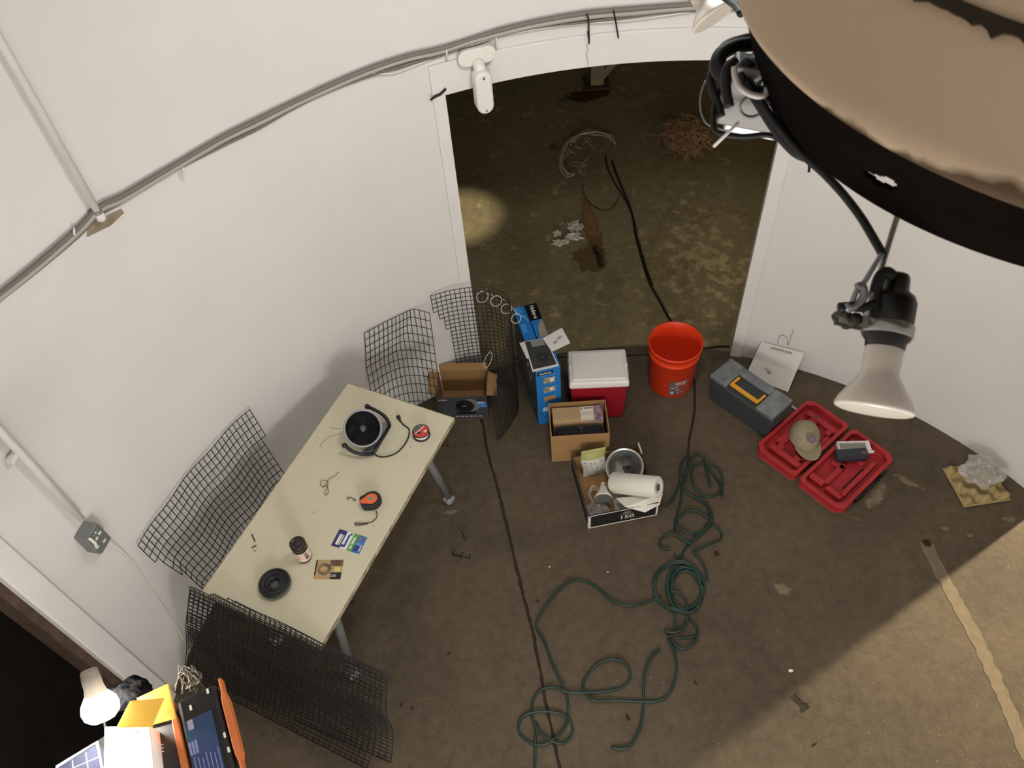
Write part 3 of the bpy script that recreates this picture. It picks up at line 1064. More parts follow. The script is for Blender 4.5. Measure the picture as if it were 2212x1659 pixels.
mesh_panel('wire_mesh_panel', 'black wire mesh sheet sloping off the near table end, longer of the doubled pair', mk_surfB(0.0, 0.0, 38, 30), 38, 30, lambda i, j: j >= (2 if i < 5 else 1 if i < 9 else 0), sub=2)
mesh_panel('wire_mesh_panel', 'black wire mesh sheet behind its longer twin at the near table end', mk_surfB(-0.018, 0.10, 36, 30), 36, 30, lambda i, j: j >= (2 if i < 4 else 1 if i < 7 else 0), sub=2)

# clear rings tied to the curled mesh
M_CLEAR = mat('clear_plastic_ring', (225, 225, 220), 0.2, alpha=0.55)
for i, (u, v, z, r, tilt, l) in enumerate([(1042, 641, 0.80, 0.034, 0.5, 'leftmost clear plastic tie loop on the curled mesh'), (1072, 650, 0.80, 0.032, 0.2, 'second clear plastic tie loop from the left on the curled mesh'),
                                 (1094, 667, 0.78, 0.030, 0.0, 'faint third clear plastic tie loop on the curled mesh'), (1115, 688, 0.78, 0.028, 0.7, 'clear plastic tie loop in front of the blue box top')]):
    cc = at(u, v, z)
    m = frame(cc, (1, tilt, 0.2), (CAM - cc).normalized() + Vector((0.2, 0.2, -0.25)))
    mb = MB().tube([m @ Vector((r * math.cos(2 * PI * k / 28), r * 0.85 * math.sin(2 * PI * k / 28), 0)) for k in range(28)], 0.0024, 6, closed=True)
    mb.tube([m @ Vector((r, 0, 0)), m @ Vector((r * 1.5, -0.02, 0.0)), m @ Vector((r * 1.7, -0.05, -0.005))], 0.0018, 6)
    tag(mb.build('tie_loop', M_CLEAR), l, 'tie', 'clear tie loops on the curled mesh')
mb = MB().tube(crom([at(u, v, z) for u, v, z in [(1045, 785, .30), (1052, 768, .33), (1060, 760, .34), (1063, 770, .32), (1058, 785, .30), (1050, 795, .29)]], 6, True), 0.0026, 6, closed=True)
tag(mb.build('tie_loop', M_CLEAR), 'crumpled clear plastic loop behind the small open fan carton', 'tie')

# ================================================================== BOXES AND GOODS ON THE FLOOR
def open_box(t, w, d, h, mats, th=0.005, parent_name='carton_body', inner=1):
    mb = MB()
    mb.box(-w / 2, w / 2, -d / 2, d / 2, 0, th, 0)
    mb.box(-w / 2, w / 2, -d / 2, -d / 2 + th, th, h, 0)
    mb.box(-w / 2, w / 2, d / 2 - th, d / 2, th, h, 0)
    mb.box(-w / 2, -w / 2 + th, -d / 2 + th, d / 2 - th, th, h, 0)
    mb.box(w / 2 - th, w / 2, -d / 2 + th, d / 2 - th, th, h, 0)
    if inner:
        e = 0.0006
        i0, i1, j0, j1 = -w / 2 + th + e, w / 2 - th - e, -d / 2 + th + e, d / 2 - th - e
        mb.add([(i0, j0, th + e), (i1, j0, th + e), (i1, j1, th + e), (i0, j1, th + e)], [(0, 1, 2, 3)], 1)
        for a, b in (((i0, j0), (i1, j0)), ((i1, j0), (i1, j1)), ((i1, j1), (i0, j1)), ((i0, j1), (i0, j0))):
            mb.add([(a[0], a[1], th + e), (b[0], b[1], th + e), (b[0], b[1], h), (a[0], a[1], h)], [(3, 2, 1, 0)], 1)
    return mb.build(parent_name, mats, t)


# small open fan carton behind the table end
fb = thing('fan_carton', 'small open dark printed carton with a fan picture, behind the table corner', 'box', (-0.295, 3.09, 0), R_(-5))
M_DKBOX = mat('dark_printed_card', (66, 68, 74), 0.5, var=0.2, scale=8)
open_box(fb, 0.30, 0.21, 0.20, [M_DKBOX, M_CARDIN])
MB().box(-0.147, 0.147, 0.100, 0.105, 0.20, 0.265).build('flap', M_CARD, fb)
MB().quad((0.15, -0.09, 0.20), (0.15, 0.09, 0.20), (0.205, 0.08, 0.175), (0.205, -0.07, 0.165)).build('flap', M_CARD, fb, solid=0.004)
MB().quad((-0.15, -0.09, 0.20), (-0.15, 0.09, 0.20), (-0.19, 0.085, 0.24), (-0.19, -0.085, 0.235)).build('flap', M_CARDIN, fb, solid=0.004)
mb = MB()
y = -0.1055
Mf = Matrix(((1, 0, 0, 0), (0, 0, 1, 0), (0, 1, 0, 0), (0, 0, 0, 1)))


def fdec(mb, x0, x1, z0, z1, mi, yy=-0.1056):
    mb.add([(x0, yy, z0), (x1, yy, z0), (x1, yy, z1), (x0, yy, z1)], [(0, 1, 2, 3)], mi)


def fdisc(mb, x, z, rx, rz, mi, yy):
    mb.add([(x + rx * math.cos(2 * PI * k / 28), yy, z + rz * math.sin(2 * PI * k / 28)) for k in range(28)], [tuple(range(28))], mi)


fdisc(mb, 0.045, 0.125, 0.062, 0.060, 2, -0.1057)
fdisc(mb, 0.015, 0.120, 0.056, 0.058, 1, -0.1060)
fdisc(mb, 0.012, 0.118, 0.046, 0.048, 3, -0.1063)
fdec(mb, 0.002, 0.022, 0.118, 0.122, 4, -0.1066)
fdec(mb, -0.04, 0.075, 0.040, 0.062, 3, -0.1058)
fdec(mb, 0.088, 0.142, 0.105, 0.158, 5, -0.1058)
fdec(mb, 0.092, 0.128, 0.145, 0.155, 4, -0.1061)
fdec(mb, -0.135, -0.085, 0.176, 0.182, 4, -0.1058)
fdec(mb, -0.125, -0.09, 0.185, 0.194, 6, -0.1058)
for k in range(6):
    fdec(mb, -0.05 + 0.028 * k, -0.03 + 0.028 * k, 0.014, 0.021, 4, -0.1058)
mb.build('printing', [M_DKBOX, mat('print_dark', (34, 34, 38), 0.4), mat('print_grey', (120, 116, 112), 0.4), mat('print_black', (20, 20, 22), 0.4), mat('print_white', (210, 206, 202), 0.5), mat('print_blue', (78, 134, 196), 0.5), mat('print_red', (170, 60, 60), 0.5)], fb)

# tall blue fan box
bb = thing('fan_box', 'tall narrow blue fan box with black brand label, left of the red cooler', 'box', (0.160, 3.142, 0), R_(10.2))
w, d, h = 0.142, 0.505, 0.50
M_BLUE = mat('blue_printed_card', (34, 120, 196), 0.45, var=0.06, scale=6)
M_BLUED = mat('slate_printed_card', (70, 84, 100), 0.5, c2=(44, 58, 74), scale=5)
mb = MB()
mb.box(-w / 2, w / 2, -d / 2, d / 2, 0, h, 0)
mb.m[-2] = 1
mb.m[-6 + 4] = 1
mb.build('carton_body', [M_BLUE, M_BLUED], bb, bevel=0.003)
lab = [M_BLACK, M_WHITE, mat('photo_olive', (110, 102, 62), 0.5, c2=(190, 186, 170), scale=70), mat('photo_pale', (190, 206, 216), 0.5), M_CARD, mat('torn_greyboard', (150, 140, 122), 0.8), mat('blue_light_print', (70, 150, 214), 0.5), mat('slate_light', (96, 106, 116), 0.5)]
mb = MB()
yf = -d / 2 - 0.0006
for k, (x0, x1, z0, z1, mi) in enumerate([(-0.062, 0.028, 0.455, 0.482, 0), (-0.030, 0.038, 0.375, 0.425, 2), (-0.030, 0.038, 0.295, 0.340, 2), (-0.030, 0.038, 0.215, 0.255, 4), (-0.040, 0.025, 0.120, 0.160, 3)]):
    mb = MB()
    fdec(mb, x0, x1, z0, z1, mi, yf)
    if k == 1:
        fdec(mb, 0.008, 0.032, 0.385, 0.418, 1, yf - 0.0004)
    if k == 2:
        fdec(mb, 0.005, 0.025, 0.305, 0.332, 1, yf - 0.0004)
    mb.build('printed_photo' if k else 'brand_label', lab, bb)
mb = MB()
fdec(mb, -0.055, 0.045, 0.440, 0.447, 6, yf)
mb.build('print_line', lab, bb)
text('brand_lettering', 'Holmes', 0.022, frame((-0.017, yf - 0.0008, 0.468), (1, 0, 0), (0, -1, 0)), M_WHITE, bb, bold=0.0006)
mb = MB()
zt = h + 0.0006
mb.box(0.002, 0.071, 0.120, 0.250, zt, zt + 0.0004, 0)
mb.box(-0.003, 0.003, -0.10, 0.252, zt, zt + 0.0003, 0)
mb.add([(0.069, -0.02, zt + .0004), (0.069, 0.115, zt + .0004), (0.045, 0.10, zt + .0004), (0.028, 0.05, zt + .0004), (0.020, -0.02, zt + .0004)], [(0, 1, 2, 3, 4)], 5)
mb.add([(-0.069, 0.19, zt + .0004), (-0.02, 0.20, zt + .0004), (-0.03, 0.245, zt + .0004), (-0.067, 0.247, zt + .0004)], [(0, 1, 2, 3)], 6)
mb.add([(-0.060, 0.04, zt + .0004), (-0.035, 0.04, zt + .0004), (-0.035, 0.11, zt + .0004), (-0.060, 0.11, zt + .0004)], [(0, 1, 2, 3)], 6)
mb.build('top_printing', lab, bb)
text('brand_lettering', 'Holmes', 0.034, frame((0.037, 0.185, zt + 0.001), (0, -1, 0)), M_WHITE, bb, bold=0.001)
mb = MB()
xs = -w / 2 - 0.0006


def sdisc(mb, yc, zc, r, mi, e):
    mb.add([(xs - e, yc + r * math.cos(2 * PI * k / 32), zc - r * math.sin(2 * PI * k / 32)) for k in range(32)], [tuple(range(32))], mi)


sdisc(mb, -0.02, 0.30, 0.19, 0, 0.0)
sdisc(mb, -0.02, 0.30, 0.17, 1, 0.0003)
sdisc(mb, -0.10, 0.33, 0.055, 2, 0.0006)
sdisc(mb, -0.10, 0.33, 0.035, 0, 0.0009)
mb.build('side_printing', [mat('side_print_dark', (46, 48, 52), 0.5), mat('side_print_grey', (74, 76, 80), 0.5, var=0.2, scale=20), mat('side_print_pale', (150, 152, 152), 0.5)], bb)

# booklet and leaflet on the blue box
bp_ = Matrix.Translation((0.160, 3.142, 0)) @ Matrix.Rotation(R_(10.2), 4, 'Z')
P = [at(u, v, 0.512) for u, v in [(1131, 737), (1179, 728), (1207, 788), (1150, 801)]]
cc = sum(P, Vector()) / 4
bk = thing('booklet', 'black and white instruction booklet lying on the front of the blue box', 'booklet', (cc.x, cc.y, 0.5015))
O = Vector((cc.x, cc.y, 0.5015))
mb = MB()
Q = [p - O for p in P]
for p in Q:
    p.z = 0
mb.add([Vector((p.x, p.y, z)) for z in (0, 0.006) for p in Q], [(3, 2, 1, 0), (4, 5, 6, 7), (0, 1, 5, 4), (1, 2, 6, 5), (2, 3, 7, 6), (3, 0, 4, 7)])
mb.build('pages', M_PAPER, bk)
mb = MB()


def bil(Q, a, b):
    return Q[0].lerp(Q[1], a).lerp(Q[3].lerp(Q[2], a), b)


mb.add([bil(Q, a, b) + Vector((0, 0, 0.0066)) for a, b in ((.05, .02), (.95, .02), (.95, .95), (.05, .95))], [(0, 1, 2, 3)], 0)
mb.add([bil(Q, a, b) + Vector((0, 0, 0.0070)) for a, b in ((.28, .02), (.85, .02), (.85, .24), (.28, .24))], [(0, 1, 2, 3)], 1)
cq = bil(Q, .55, .62) + Vector((0, 0, 0.0072))
mb.add([cq + Vector((0.032 * math.cos(2 * PI * k / 28), 0.036 * math.sin(2 * PI * k / 28), 0)) for k in range(28)], [tuple(range(28))], 2)
mb.add([cq + Vector((0.001 + 0.003 * math.cos(2 * PI * k / 10), 0.009 * math.sin(2 * PI * k / 10), 0.0003)) for k in range(10)], [tuple(range(10))], 3)
mb.build('cover_print', [mat('cover_dark', (58, 58, 58), 0.5), mat('cover_pale', (132, 132, 128), 0.6), mat('cover_mid', (46, 46, 46), 0.4), mat('cover_hub', (110, 108, 104), 0.5)], bk)
P = [at(u, v, z) for u, v, z in [(1122, 741, .507), (1131, 739, .507), (1148, 772, .507), (1138, 775, .507)]]
tag(MB().add(P, [(0, 1, 2, 3)]).build('paper_slip', M_PAPER, solid=0.002), 'narrow white paper slip peeking out left of the booklet', 'paper')
P = [at(u, v, z) for u, v, z in [(1172, 731, .515), (1214, 708, .56), (1232, 741, .555), (1192, 760, .515)]]
lf = thing('leaflet', 'white leaflet with two grey drawings sticking out beyond the blue box', 'leaflet', P[0])
Q = [p - P[0] for p in P]
MB().add(Q, [(0, 1, 2, 3)]).build('sheet', M_PAPER, lf, solid=0.0015)
nn = (Q[1] - Q[0]).cross(Q[3] - Q[0]).normalized()
if nn.z < 0:
    nn = -nn
mb = MB()
for a, b, rr in ((.40, .58, .012), (.68, .45, .013)):
    q = bil(Q, a, b) + nn * 0.0016
    e1, e2 = (Q[1] - Q[0]).normalized(), nn.cross((Q[1] - Q[0]).normalized())
    mb.add([q + e1 * rr * 1.2 * math.cos(2 * PI * k / 20) + e2 * rr * .8 * math.sin(2 * PI * k / 20) for k in range(20)], [tuple(range(20))])
mb.build('drawings', mat('grey_drawing', (160, 158, 154), 0.7), lf)

# cooler
ck = thing('cooler', 'dark red picnic cooler with a white lid, behind the cardboard box', 'cooler', (0.497, 2.998, 0), R_(-4))
M_CRED = mat('cooler_red', (150, 22, 38), 0.4)


def taper(x0, y0, x1, y1, z0, z1):
    mb = MB()
    v = [(-x0, -y0, z0), (x0, -y0, z0), (x0, y0, z0), (-x0, y0, z0), (-x1, -y1, z1), (x1, -y1, z1), (x1, y1, z1), (-x1, y1, z1)]
    return mb.add(v, [(3, 2, 1, 0), (4, 5, 6, 7), (0, 1, 5, 4), (1, 2, 6, 5), (2, 3, 7, 6), (3, 0, 4, 7)])


taper(0.148, 0.106, 0.164, 0.122, 0, 0.315).build('body', M_CRED, ck, bevel=0.014, seg=3)
lid = taper(0.172, 0.130, 0.166, 0.124, 0.312, 0.360).build('lid', M_WHITE, ck, bevel=0.014, seg=3)
taper(0.150, 0.104, 0.146, 0.100, 0.359, 0.366).build('lid_panel', M_WHITE, lid, bevel=0.003)
for s in (-1, 1):
    MB().box(s * 0.168 - 0.003, s * 0.168 + 0.003, -0.060, 0.060, 0.338, 0.352).build('handle_recess', mat('lid_recess', (120, 116, 106), 0.6), ck)
    MB().box(s * 0.160 - 0.006, s * 0.160 + 0.006, -0.010, 0.010, 0.355, 0.364).build('lid_catch', M_WHITE, ck, bevel=0.002)

# brown cardboard box with goods in it
xb = thing('cardboard_box', 'open brown cardboard box in front of the red cooler', 'box', (0.353, 2.727, 0), R_(-2))
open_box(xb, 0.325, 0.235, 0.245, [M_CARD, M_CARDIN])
XM = Matrix.Translation((0.353, 2.727, 0)) @ Matrix.Rotation(R_(-2), 4, 'Z')
ic = thing('shipping_carton', 'smaller brown carton with a white shipping label, inside the open cardboard box', 'box', mtx=XM @ Matrix.Translation((-0.002, 0.045, 0.0065)))
MB().box(-0.142, 0.142, -0.055, 0.055, 0.0, 0.215).build('carton_body', mat('pale_cardboard', (176, 146, 108), 0.75, var=0.08, scale=7), ic, bevel=0.003)
MB().box(0.018, 0.090, -0.045, 0.050, 0.2152, 0.2160).build('shipping_label', mat('label_paper', (212, 206, 188), 0.7), ic)
mb = MB()
for y0, y1, x0, x1 in ((0.030, 0.046, 0.021, 0.030), (0.034, 0.045, 0.040, 0.084), (0.004, 0.007, 0.021, 0.086), (-0.008, -0.006, 0.021, 0.086), (-0.040, -0.038, 0.021, 0.086)):
    mb.box(x0, x1, y0, y1, 0.2160, 0.2164)
mb.build('label_print', mat('label_ink', (130, 126, 110), 0.7), ic)
MB().box(0.094, 0.1425, -0.055, 0.055, 0.2151, 0.2162).build('printed_panel', mat('purple_print', (98, 72, 92), 0.5, c2=(170, 140, 150), scale=45), ic)
MB().box(-0.142, 0.018, -0.050, -0.030, 0.2151, 0.2156).build('tape_strip', mat('packing_tape', (190, 158, 112), 0.3), ic)
nv = thing('navy_bag', 'dark navy cloth bag with a grey Y mark, inside the open cardboard box', 'bag', mtx=XM @ Matrix.Translation((0, -0.066, 0.0065)))
mb = MB()
def nav(u, v):
    x, y = -0.150 + 0.30 * u, -0.040 + 0.08 * v
    e = min(u, 1 - u, v, 1 - v)
    return Vector((x, y, 0.006 + (0.200 + 0.008 * mnoise.noise(Vector((x * 30, y * 30, 2)))) * min(1, e * 14)))
mb.sheet(nav, 30, 12)
mb.build('cloth', mat('navy_cloth', (13, 15, 23), 0.8, bump=0.3, bscale=200), nv)
text('bag_mark', 'Y', 0.06, Matrix.Translation((0.01, 0.0, 0.218)), mat('bag_mark_grey', (48, 51, 58), 0.7), nv, bold=0.002)

# fruit tray box with lamp goods
tr = thing('fruit_tray_box', 'low open black-printed tray box marked 150, front of the floor group', 'box', (0.505, 2.378, 0), R_(6.5))
TRM = Matrix.Translation((0.505, 2.378, 0)) @ Matrix.Rotation(R_(6.5), 4, 'Z')
M_TRB = mat('tray_black_print', (28, 27, 27), 0.5)
tw, td_, th_ = 0.385, 0.385, 0.132
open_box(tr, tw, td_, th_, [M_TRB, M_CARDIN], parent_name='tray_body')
mb = MB()
yf = -td_ / 2 - 0.0006
for x0, x1, z0, z1 in ((-tw / 2, tw / 2, 0, 0.010), (-tw / 2, tw / 2, 0.124, 0.132), (-tw / 2, -tw / 2 + 0.014, 0, 0.132), (tw / 2 - 0.010, tw / 2, 0, 0.132)):
    fdec(mb, x0, x1, z0, z1, 0, yf)
xs = -tw / 2 - 0.0006
for y0, y1, z0, z1 in ((-td_ / 2, td_ / 2, 0.126, 0.132), (-td_ / 2, td_ / 2, 0, 0.006), (-td_ / 2, -td_ / 2 + 0.010, 0, 0.132)):
    mb.add([(xs, y1, z0), (xs, y0, z0), (xs, y0, z1), (xs, y1, z1)], [(0, 1, 2, 3)])
mb.build('white_border', M_PAPER, tr)
text('count_lettering', '150', 0.045, frame((0.02, yf - 0.0006, 0.050), (1, 0, 0), (0, -1, 0)), M_PAPER, tr, bold=0.0006, sx=1.25)
mb = MB()
fdec(mb, -0.015, 0.055, 0.080, 0.084, 0, yf - 0.0003)
for k in range(6):
    fdec(mb, -0.02 + 0.014 * k, -0.011 + 0.014 * k, 0.074, 0.079, 0, yf - 0.0003)
fdisc(mb, 0.02, 0.098, 0.024, 0.012, 0, yf - 0.0003)
mb.build('emblem', mat('emblem_grey', (120, 118, 114), 0.6), tr)
MB().box(tw / 2 - 0.006, tw / 2, td_ / 2 - 0.07, td_ / 2 + 0.0, 0.132, 0.150).build('corner_tab', M_PAPER, tr)

# goods in the tray
pk = thing('food_pouch', 'white and green printed pouch standing at the back left of the tray box', 'pouch', mtx=TRM @ Matrix.Translation((-0.075, 0.125, 0.0065)))


def pouch(u, v):
    bul = 0.022 * math.sin(PI * u) * math.sin(PI * min(1, v * 1.1))
    return Vector((-0.070 + 0.140 * u + 0.006 * math.sin(v * 7), 0.045 * v - bul, 0.195 * v + 0.001))


mb = MB()
mb.sheet(pouch, 12, 16)
nvv = 16
for j in range(16):
    for i in range(12):
        mb.m[j * 12 + i] = 1 if j >= 11 else 0
mb.build('front_face', [mat('pouch_white', (206, 204, 192), 0.5, var=0.1, scale=25), mat('pouch_green', (172, 172, 104), 0.5, var=0.15, scale=25)], pk, solid=0.002)
mb = MB()
for u0, u1, v0, v1, k in ((.12, .42, .56, .60, 0), (.52, .86, .52, .62, 1), (.12, .40, .44, .47, 2), (.12, .40, .36, .38, 2), (.55, .85, .36, .46, 1), (.14, .45, .22, .25, 2), (.5, .8, .2, .28, 1), (.05, .95, .66, .70, 3)):
    mb.add([pouch(a, b) + Vector((0, -0.002, 0.0006)) for a, b in ((u0, v0), (u1, v0), (u1, v1), (u0, v1))], [(0, 1, 2, 3)], k)
mb.build('pouch_print', [mat('pr_blue', (108, 116, 140), 0.6), mat('pr_green', (150, 158, 132), 0.6), mat('pr_grey', (150, 150, 142), 0.6), mat('pr_olive', (150, 152, 70), 0.6)], pk)

rf = TRM @ Vector((0.078, 0.070, 0.122))
rd = ((CAM - rf).normalized() * 0.8 + Vector((-0.10, -0.15, 0.5))).normalized()
rl_ = thing('reflector_dome', 'round aluminium clamp-lamp reflector dome lying open side up in the tray box', 'reflector', mtx=frame(rf, TRM.to_3x3() @ Vector((1, 0, 0)), rd) @ Matrix.Scale(1.07, 4))
M_ALU = mat('spun_aluminium', (170, 170, 166), 0.28, 0.85)
MB().lathe([(0.014, -0.070), (0.030, -0.066), (0.055, -0.052), (0.078, -0.028), (0.090, 0.0), (0.098, 0.002), (0.099, 0.006), (0.095, 0.006), (0.088, 0.002)], 44).build('dome', M_ALU, rl_)
MB().lathe([(0.0001, -0.045), (0.012, -0.045), (0.014, -0.036), (0.022, -0.036), (0.026, -0.046), (0.026, -0.066)], 24, M=Matrix.Translation((0.018, -0.012, 0))).build('socket', mat('dark_socket', (58, 56, 52), 0.4), rl_)

ptc = TRM @ Vector((0.075, -0.075, 0.155))
pt_ = thing('paper_towel_roll', 'white paper towel roll lying across the tray box with its end hanging out', 'paper roll', mtx=frame_x(at(1330, 1043, 0.130).lerp(at(1417, 1052, 0.235), 0.5), at(1417, 1052, 0.235) - at(1330, 1043, 0.130), (0, 0, 1)))
Mr = Matrix.Rotation(PI / 2, 4, 'Y')
mb = MB()
mb.lathe([(0.020, -0.138), (0.055, -0.138), (0.058, -0.134), (0.058, 0.134), (0.055, 0.138), (0.020, 0.138), (0.020, -0.138)], 40, M=Mr)
M_TOWEL = mat('white_towel_paper', (222, 218, 206), 0.9, bump=0.25, bscale=140, spec=0.1)
mb.build('roll', M_TOWEL, pt_)
MB().lathe([(0.0195, -0.1382), (0.0195, 0.1382)], 24, M=Mr).build('card_core', mat('core_card', (120, 104, 84), 0.8), pt_)


PTI = frame_x(at(1330, 1043, 0.130).lerp(at(1417, 1052, 0.235), 0.5), at(1417, 1052, 0.235) - at(1330, 1043, 0.130), (0, 0, 1)).inverted()
P = [PTI @ at(u, v, z) for u, v, z in [(1330, 1076, .105), (1432, 1066, .175), (1428, 1078, .142), (1395, 1087, .141), (1350, 1095, .140), (1393, 1107, .098), (1425, 1090, .115)]]
MB().add(P, [(0, 4, 3, 2, 1), (4, 5, 3), (3, 5, 6, 2)]).build('loose_sheet', M_TOWEL, pt_, solid=0.0015)

# clear bag crumple, used bulb
bT = (CAM - at(1303, 1066, 0.10)).normalized()
bD = WB @ Vector((0.03, 1, 0))
bax = (bD * 0.80 + bT * 0.60).normalized()
pl = thing('flood_bulb', 'white flood bulb lying face out in the front left of the tray box', 'bulb', mtx=frame(at(1303, 1063, 0.125), (1, 0, 0), bax))
M_BULBW = mat('frosted_bulb_white', (222, 216, 206), 0.35)
bulb_prof = [(0.0001, -0.062), (0.008, -0.060), (0.013, -0.055), (0.013, -0.034), (0.020, -0.030), (0.023, -0.010), (0.034, 0.010), (0.047, 0.032), (0.049, 0.038), (0.047, 0.042)]
MB().lathe(bulb_prof, 36).build('bulb_body', M_BULBW, pl)
MB().lathe([(0.047, 0.042), (0.038, 0.040), (0.030, 0.036), (0.0001, 0.034)], 36).build('bulb_face', mat('bulb_face_grey', (104, 106, 100), 0.3, var=0.2, scale=60), pl)

def crumple(name, label, cat, M, rx, ry, rz, m, seed, freq=22, amp=0.35, n=28, part='film'):
    t = thing(name, label, cat, mtx=M)
    mb = MB()

    def fn(u, v):
        a, b = 2 * PI * u, PI * (v - 0.5)
        d = Vector((math.cos(a) * math.cos(b), math.sin(a) * math.cos(b), math.sin(b)))
        k = 1 + amp * mnoise.noise(d * 2.2 + Vector((seed, 0, 0))) + amp * 0.6 * mnoise.noise(d * freq * 0.35 + Vector((0, seed, 3))) + amp * 0.35 * mnoise.noise(d * freq + Vector((1, 2, seed)))
        p = Vector((d.x * rx * k, d.y * ry * k, d.z * rz * k))
        p.z = max(p.z + rz * 0.8, 0.001)
        return p
    mb.sheet(fn, n * 2, n, smooth=False)
    mb.build(part, m, t)
    return t


M_FILM = mat('crumpled_clear_film', (196, 194, 188), 0.18, alpha=0.42, spec=0.8)
crumple('plastic_bag', 'crumpled clear plastic bag in the front left corner of the tray box', 'bag', TRM @ Matrix.Translation((-0.125, -0.120, 0.0065)), 0.060, 0.058, 0.036, M_FILM, 4.0, freq=9)
mb = MB()
for k in range(7):
    wm = TRM @ Matrix.Translation((-0.115 + 0.006 * math.sin(k * 2.1), -0.035 + 0.008 * math.cos(k * 1.7), 0.035 + 0.007 * k)) @ Matrix.Rotation(0.5 + 0.12 * math.sin(k * 1.3), 4, 'X') @ Matrix.Rotation(0.3 * math.cos(k), 4, 'Y')
    mb.tube([wm @ Vector((0.030 * (1 + 0.08 * math.sin(k)) * math.cos(2 * PI * q / 28), 0.048 * math.sin(2 * PI * q / 28), 0)) for q in range(28)], 0.0017, 5, closed=True)
tag(mb.build('wire_loops', mat('pale_wire', (180, 172, 158), 0.5)), 'bunch of pale wire loops by the bulb in the tray box', 'wire')
MB_ = MB().quad(TRM @ Vector((-0.03, -0.175, 0.03)), TRM @ Vector((0.175, -0.175, 0.04)), TRM @ Vector((0.175, -0.03, 0.055)), TRM @ Vector((-0.02, -0.03, 0.045)))
tag(MB_.build('paper_sheet', mat('grey_paper', (168, 166, 158), 0.7), solid=0.002), 'pale sheet lying in the tray box under the paper towel', 'paper')

# bucket
bk_ = thing('bucket', 'orange plastic bucket with a grey printed label, standing in the far doorway', 'bucket', (0.965, 3.118, 0))
M_ORA = mat('orange_plastic', (226, 62, 26), 0.4, spec=0.4)
prof = [(0.0001, 0.0), (0.128, 0.0), (0.131, 0.004), (0.146, 0.285), (0.150, 0.287), (0.151, 0.300), (0.148, 0.302), (0.150, 0.345), (0.156, 0.348), (0.157, 0.368), (0.154, 0.371), (0.149, 0.368), (0.145, 0.30), (0.129, 0.010), (0.0001, 0.010)]
MB().lathe(prof, 56).build('bucket_body', M_ORA, bk_)
mb = MB()
a0, a1 = -107, -57
zs = -0.062
mb.lathe([(0.131 + 0.015 * (z / 0.285) + 0.0008, z) for z in (0.033, 0.08, 0.12, 0.168)], 14, 0, a0=a0, a1=a1)
for b0, b1, z0, z1, k in ((-48, -34, 0.196, 0.222, 1), (-32, -22, 0.190, 0.226, 1), (-34, -14, 0.150, 0.185, 2), (-57, -49, 0.160, 0.170, 3), (-57, -50, 0.108, 0.132, 3), (-44, -38, 0.140, 0.150, 3), (-34, -16, 0.108, 0.140, 2), (-40, -37, 0.112, 0.122, 3), (-30, -28, 0.12, 0.13, 3), (-47, -40, 0.172, 0.178, 3)):
    mb.lathe([(0.131 + 0.015 * (z / 0.285) + 0.0016, z) for z in (z0 + zs, z1 + zs)], 6, k, a0=b0 - 45, a1=b1 - 45)
mb.build('label', [mat('bucket_label_grey', (108, 92, 92), 0.5), mat('bucket_label_pink', (214, 150, 138), 0.5), mat('bucket_label_red', (176, 60, 46), 0.5), mat('bucket_label_white', (214, 200, 196), 0.5)], bk_)
crumple('dark_rag', 'dark rag lying in the bottom of the orange bucket', 'rag', Matrix.Translation((0.965, 3.10, 0.0105)), 0.075, 0.065, 0.03, mat('dark_rag_cloth', (26, 22, 22), 0.9), 2.2, part='cloth')

# toolbox
P = [at(u, v, 0.225) for u, v in [(1540, 805), (1583, 783), (1703, 858), (1668, 902)]]
tc_ = sum(P, Vector()) / 4
ax = ((P[3] - P[0]) + (P[2] - P[1])).normalized()
tb = thing('toolbox', 'dusty grey plastic toolbox with a yellow handle, by the right door jamb', 'toolbox', mtx=frame((tc_.x, tc_.y, 0), ax))
L_, Wd = 0.44, 0.185
M_TBD = mat('toolbox_dark', (58, 64, 66), 0.55, var=0.15, scale=15)
M_TBL = mat('toolbox_dusty_lid', (96, 102, 104), 0.65, c2=(128, 132, 132), scale=20, detail=8)
taper(L_ / 2 - 0.012, Wd / 2 - 0.012, L_ / 2, Wd / 2, 0, 0.165).build('tray_body', M_TBD, tb, bevel=0.008)
# lid with a long handle recess toward the front
mb = MB()
y0, y1 = -Wd / 2 - 0.004, Wd / 2 + 0.004
# recess side: find which local side faces the camera (the yellow handle side)
mb.box(-L_ / 2 - 0.004, L_ / 2 + 0.004, y0, y1, 0.163, 0.200)
lidt = mb.build('lid', M_TBD, tb, bevel=0.006)
fr = frame((tc_.x, tc_.y, 0), ax).inverted() @ CAM
sg = -1 if fr.y < 0 else 1
ys = sorted((sg * 0.02 * -1, sg * (Wd / 2)))


def yb(a, b):
    return (min(sg * a, sg * b), max(sg * a, sg * b))


a, b = yb(-Wd / 2, Wd / 2)
MB().box(-L_ / 2, -0.105, a, b, 0.198, 0.225).build('lid_pocket', M_TBL, lidt, bevel=0.006)
MB().box(0.105, L_ / 2, a, b, 0.198, 0.225).build('lid_pocket', M_TBL, lidt, bevel=0.006)
a, b = yb(-Wd / 2, -0.035)
MB().box(-0.106, 0.106, a, b, 0.198, 0.222).build('lid_ridge', M_TBL, lidt, bevel=0.005)
M_YEL = mat('yellow_handle', (226, 160, 48), 0.5)
mb = MB()
a, b = yb(0.046, 0.064)
mb.box(-0.098, 0.098, a, b, 0.206, 0.228)
for x in (-0.098, 0.084):
    a, b = yb(-0.012, 0.060)
    mb.box(x, x + 0.014, a, b, 0.206, 0.226)
mb.build('handle', M_YEL, tb, bevel=0.003)
mb = MB()
a, b = yb(Wd / 2 + 0.003, Wd / 2 + 0.010)
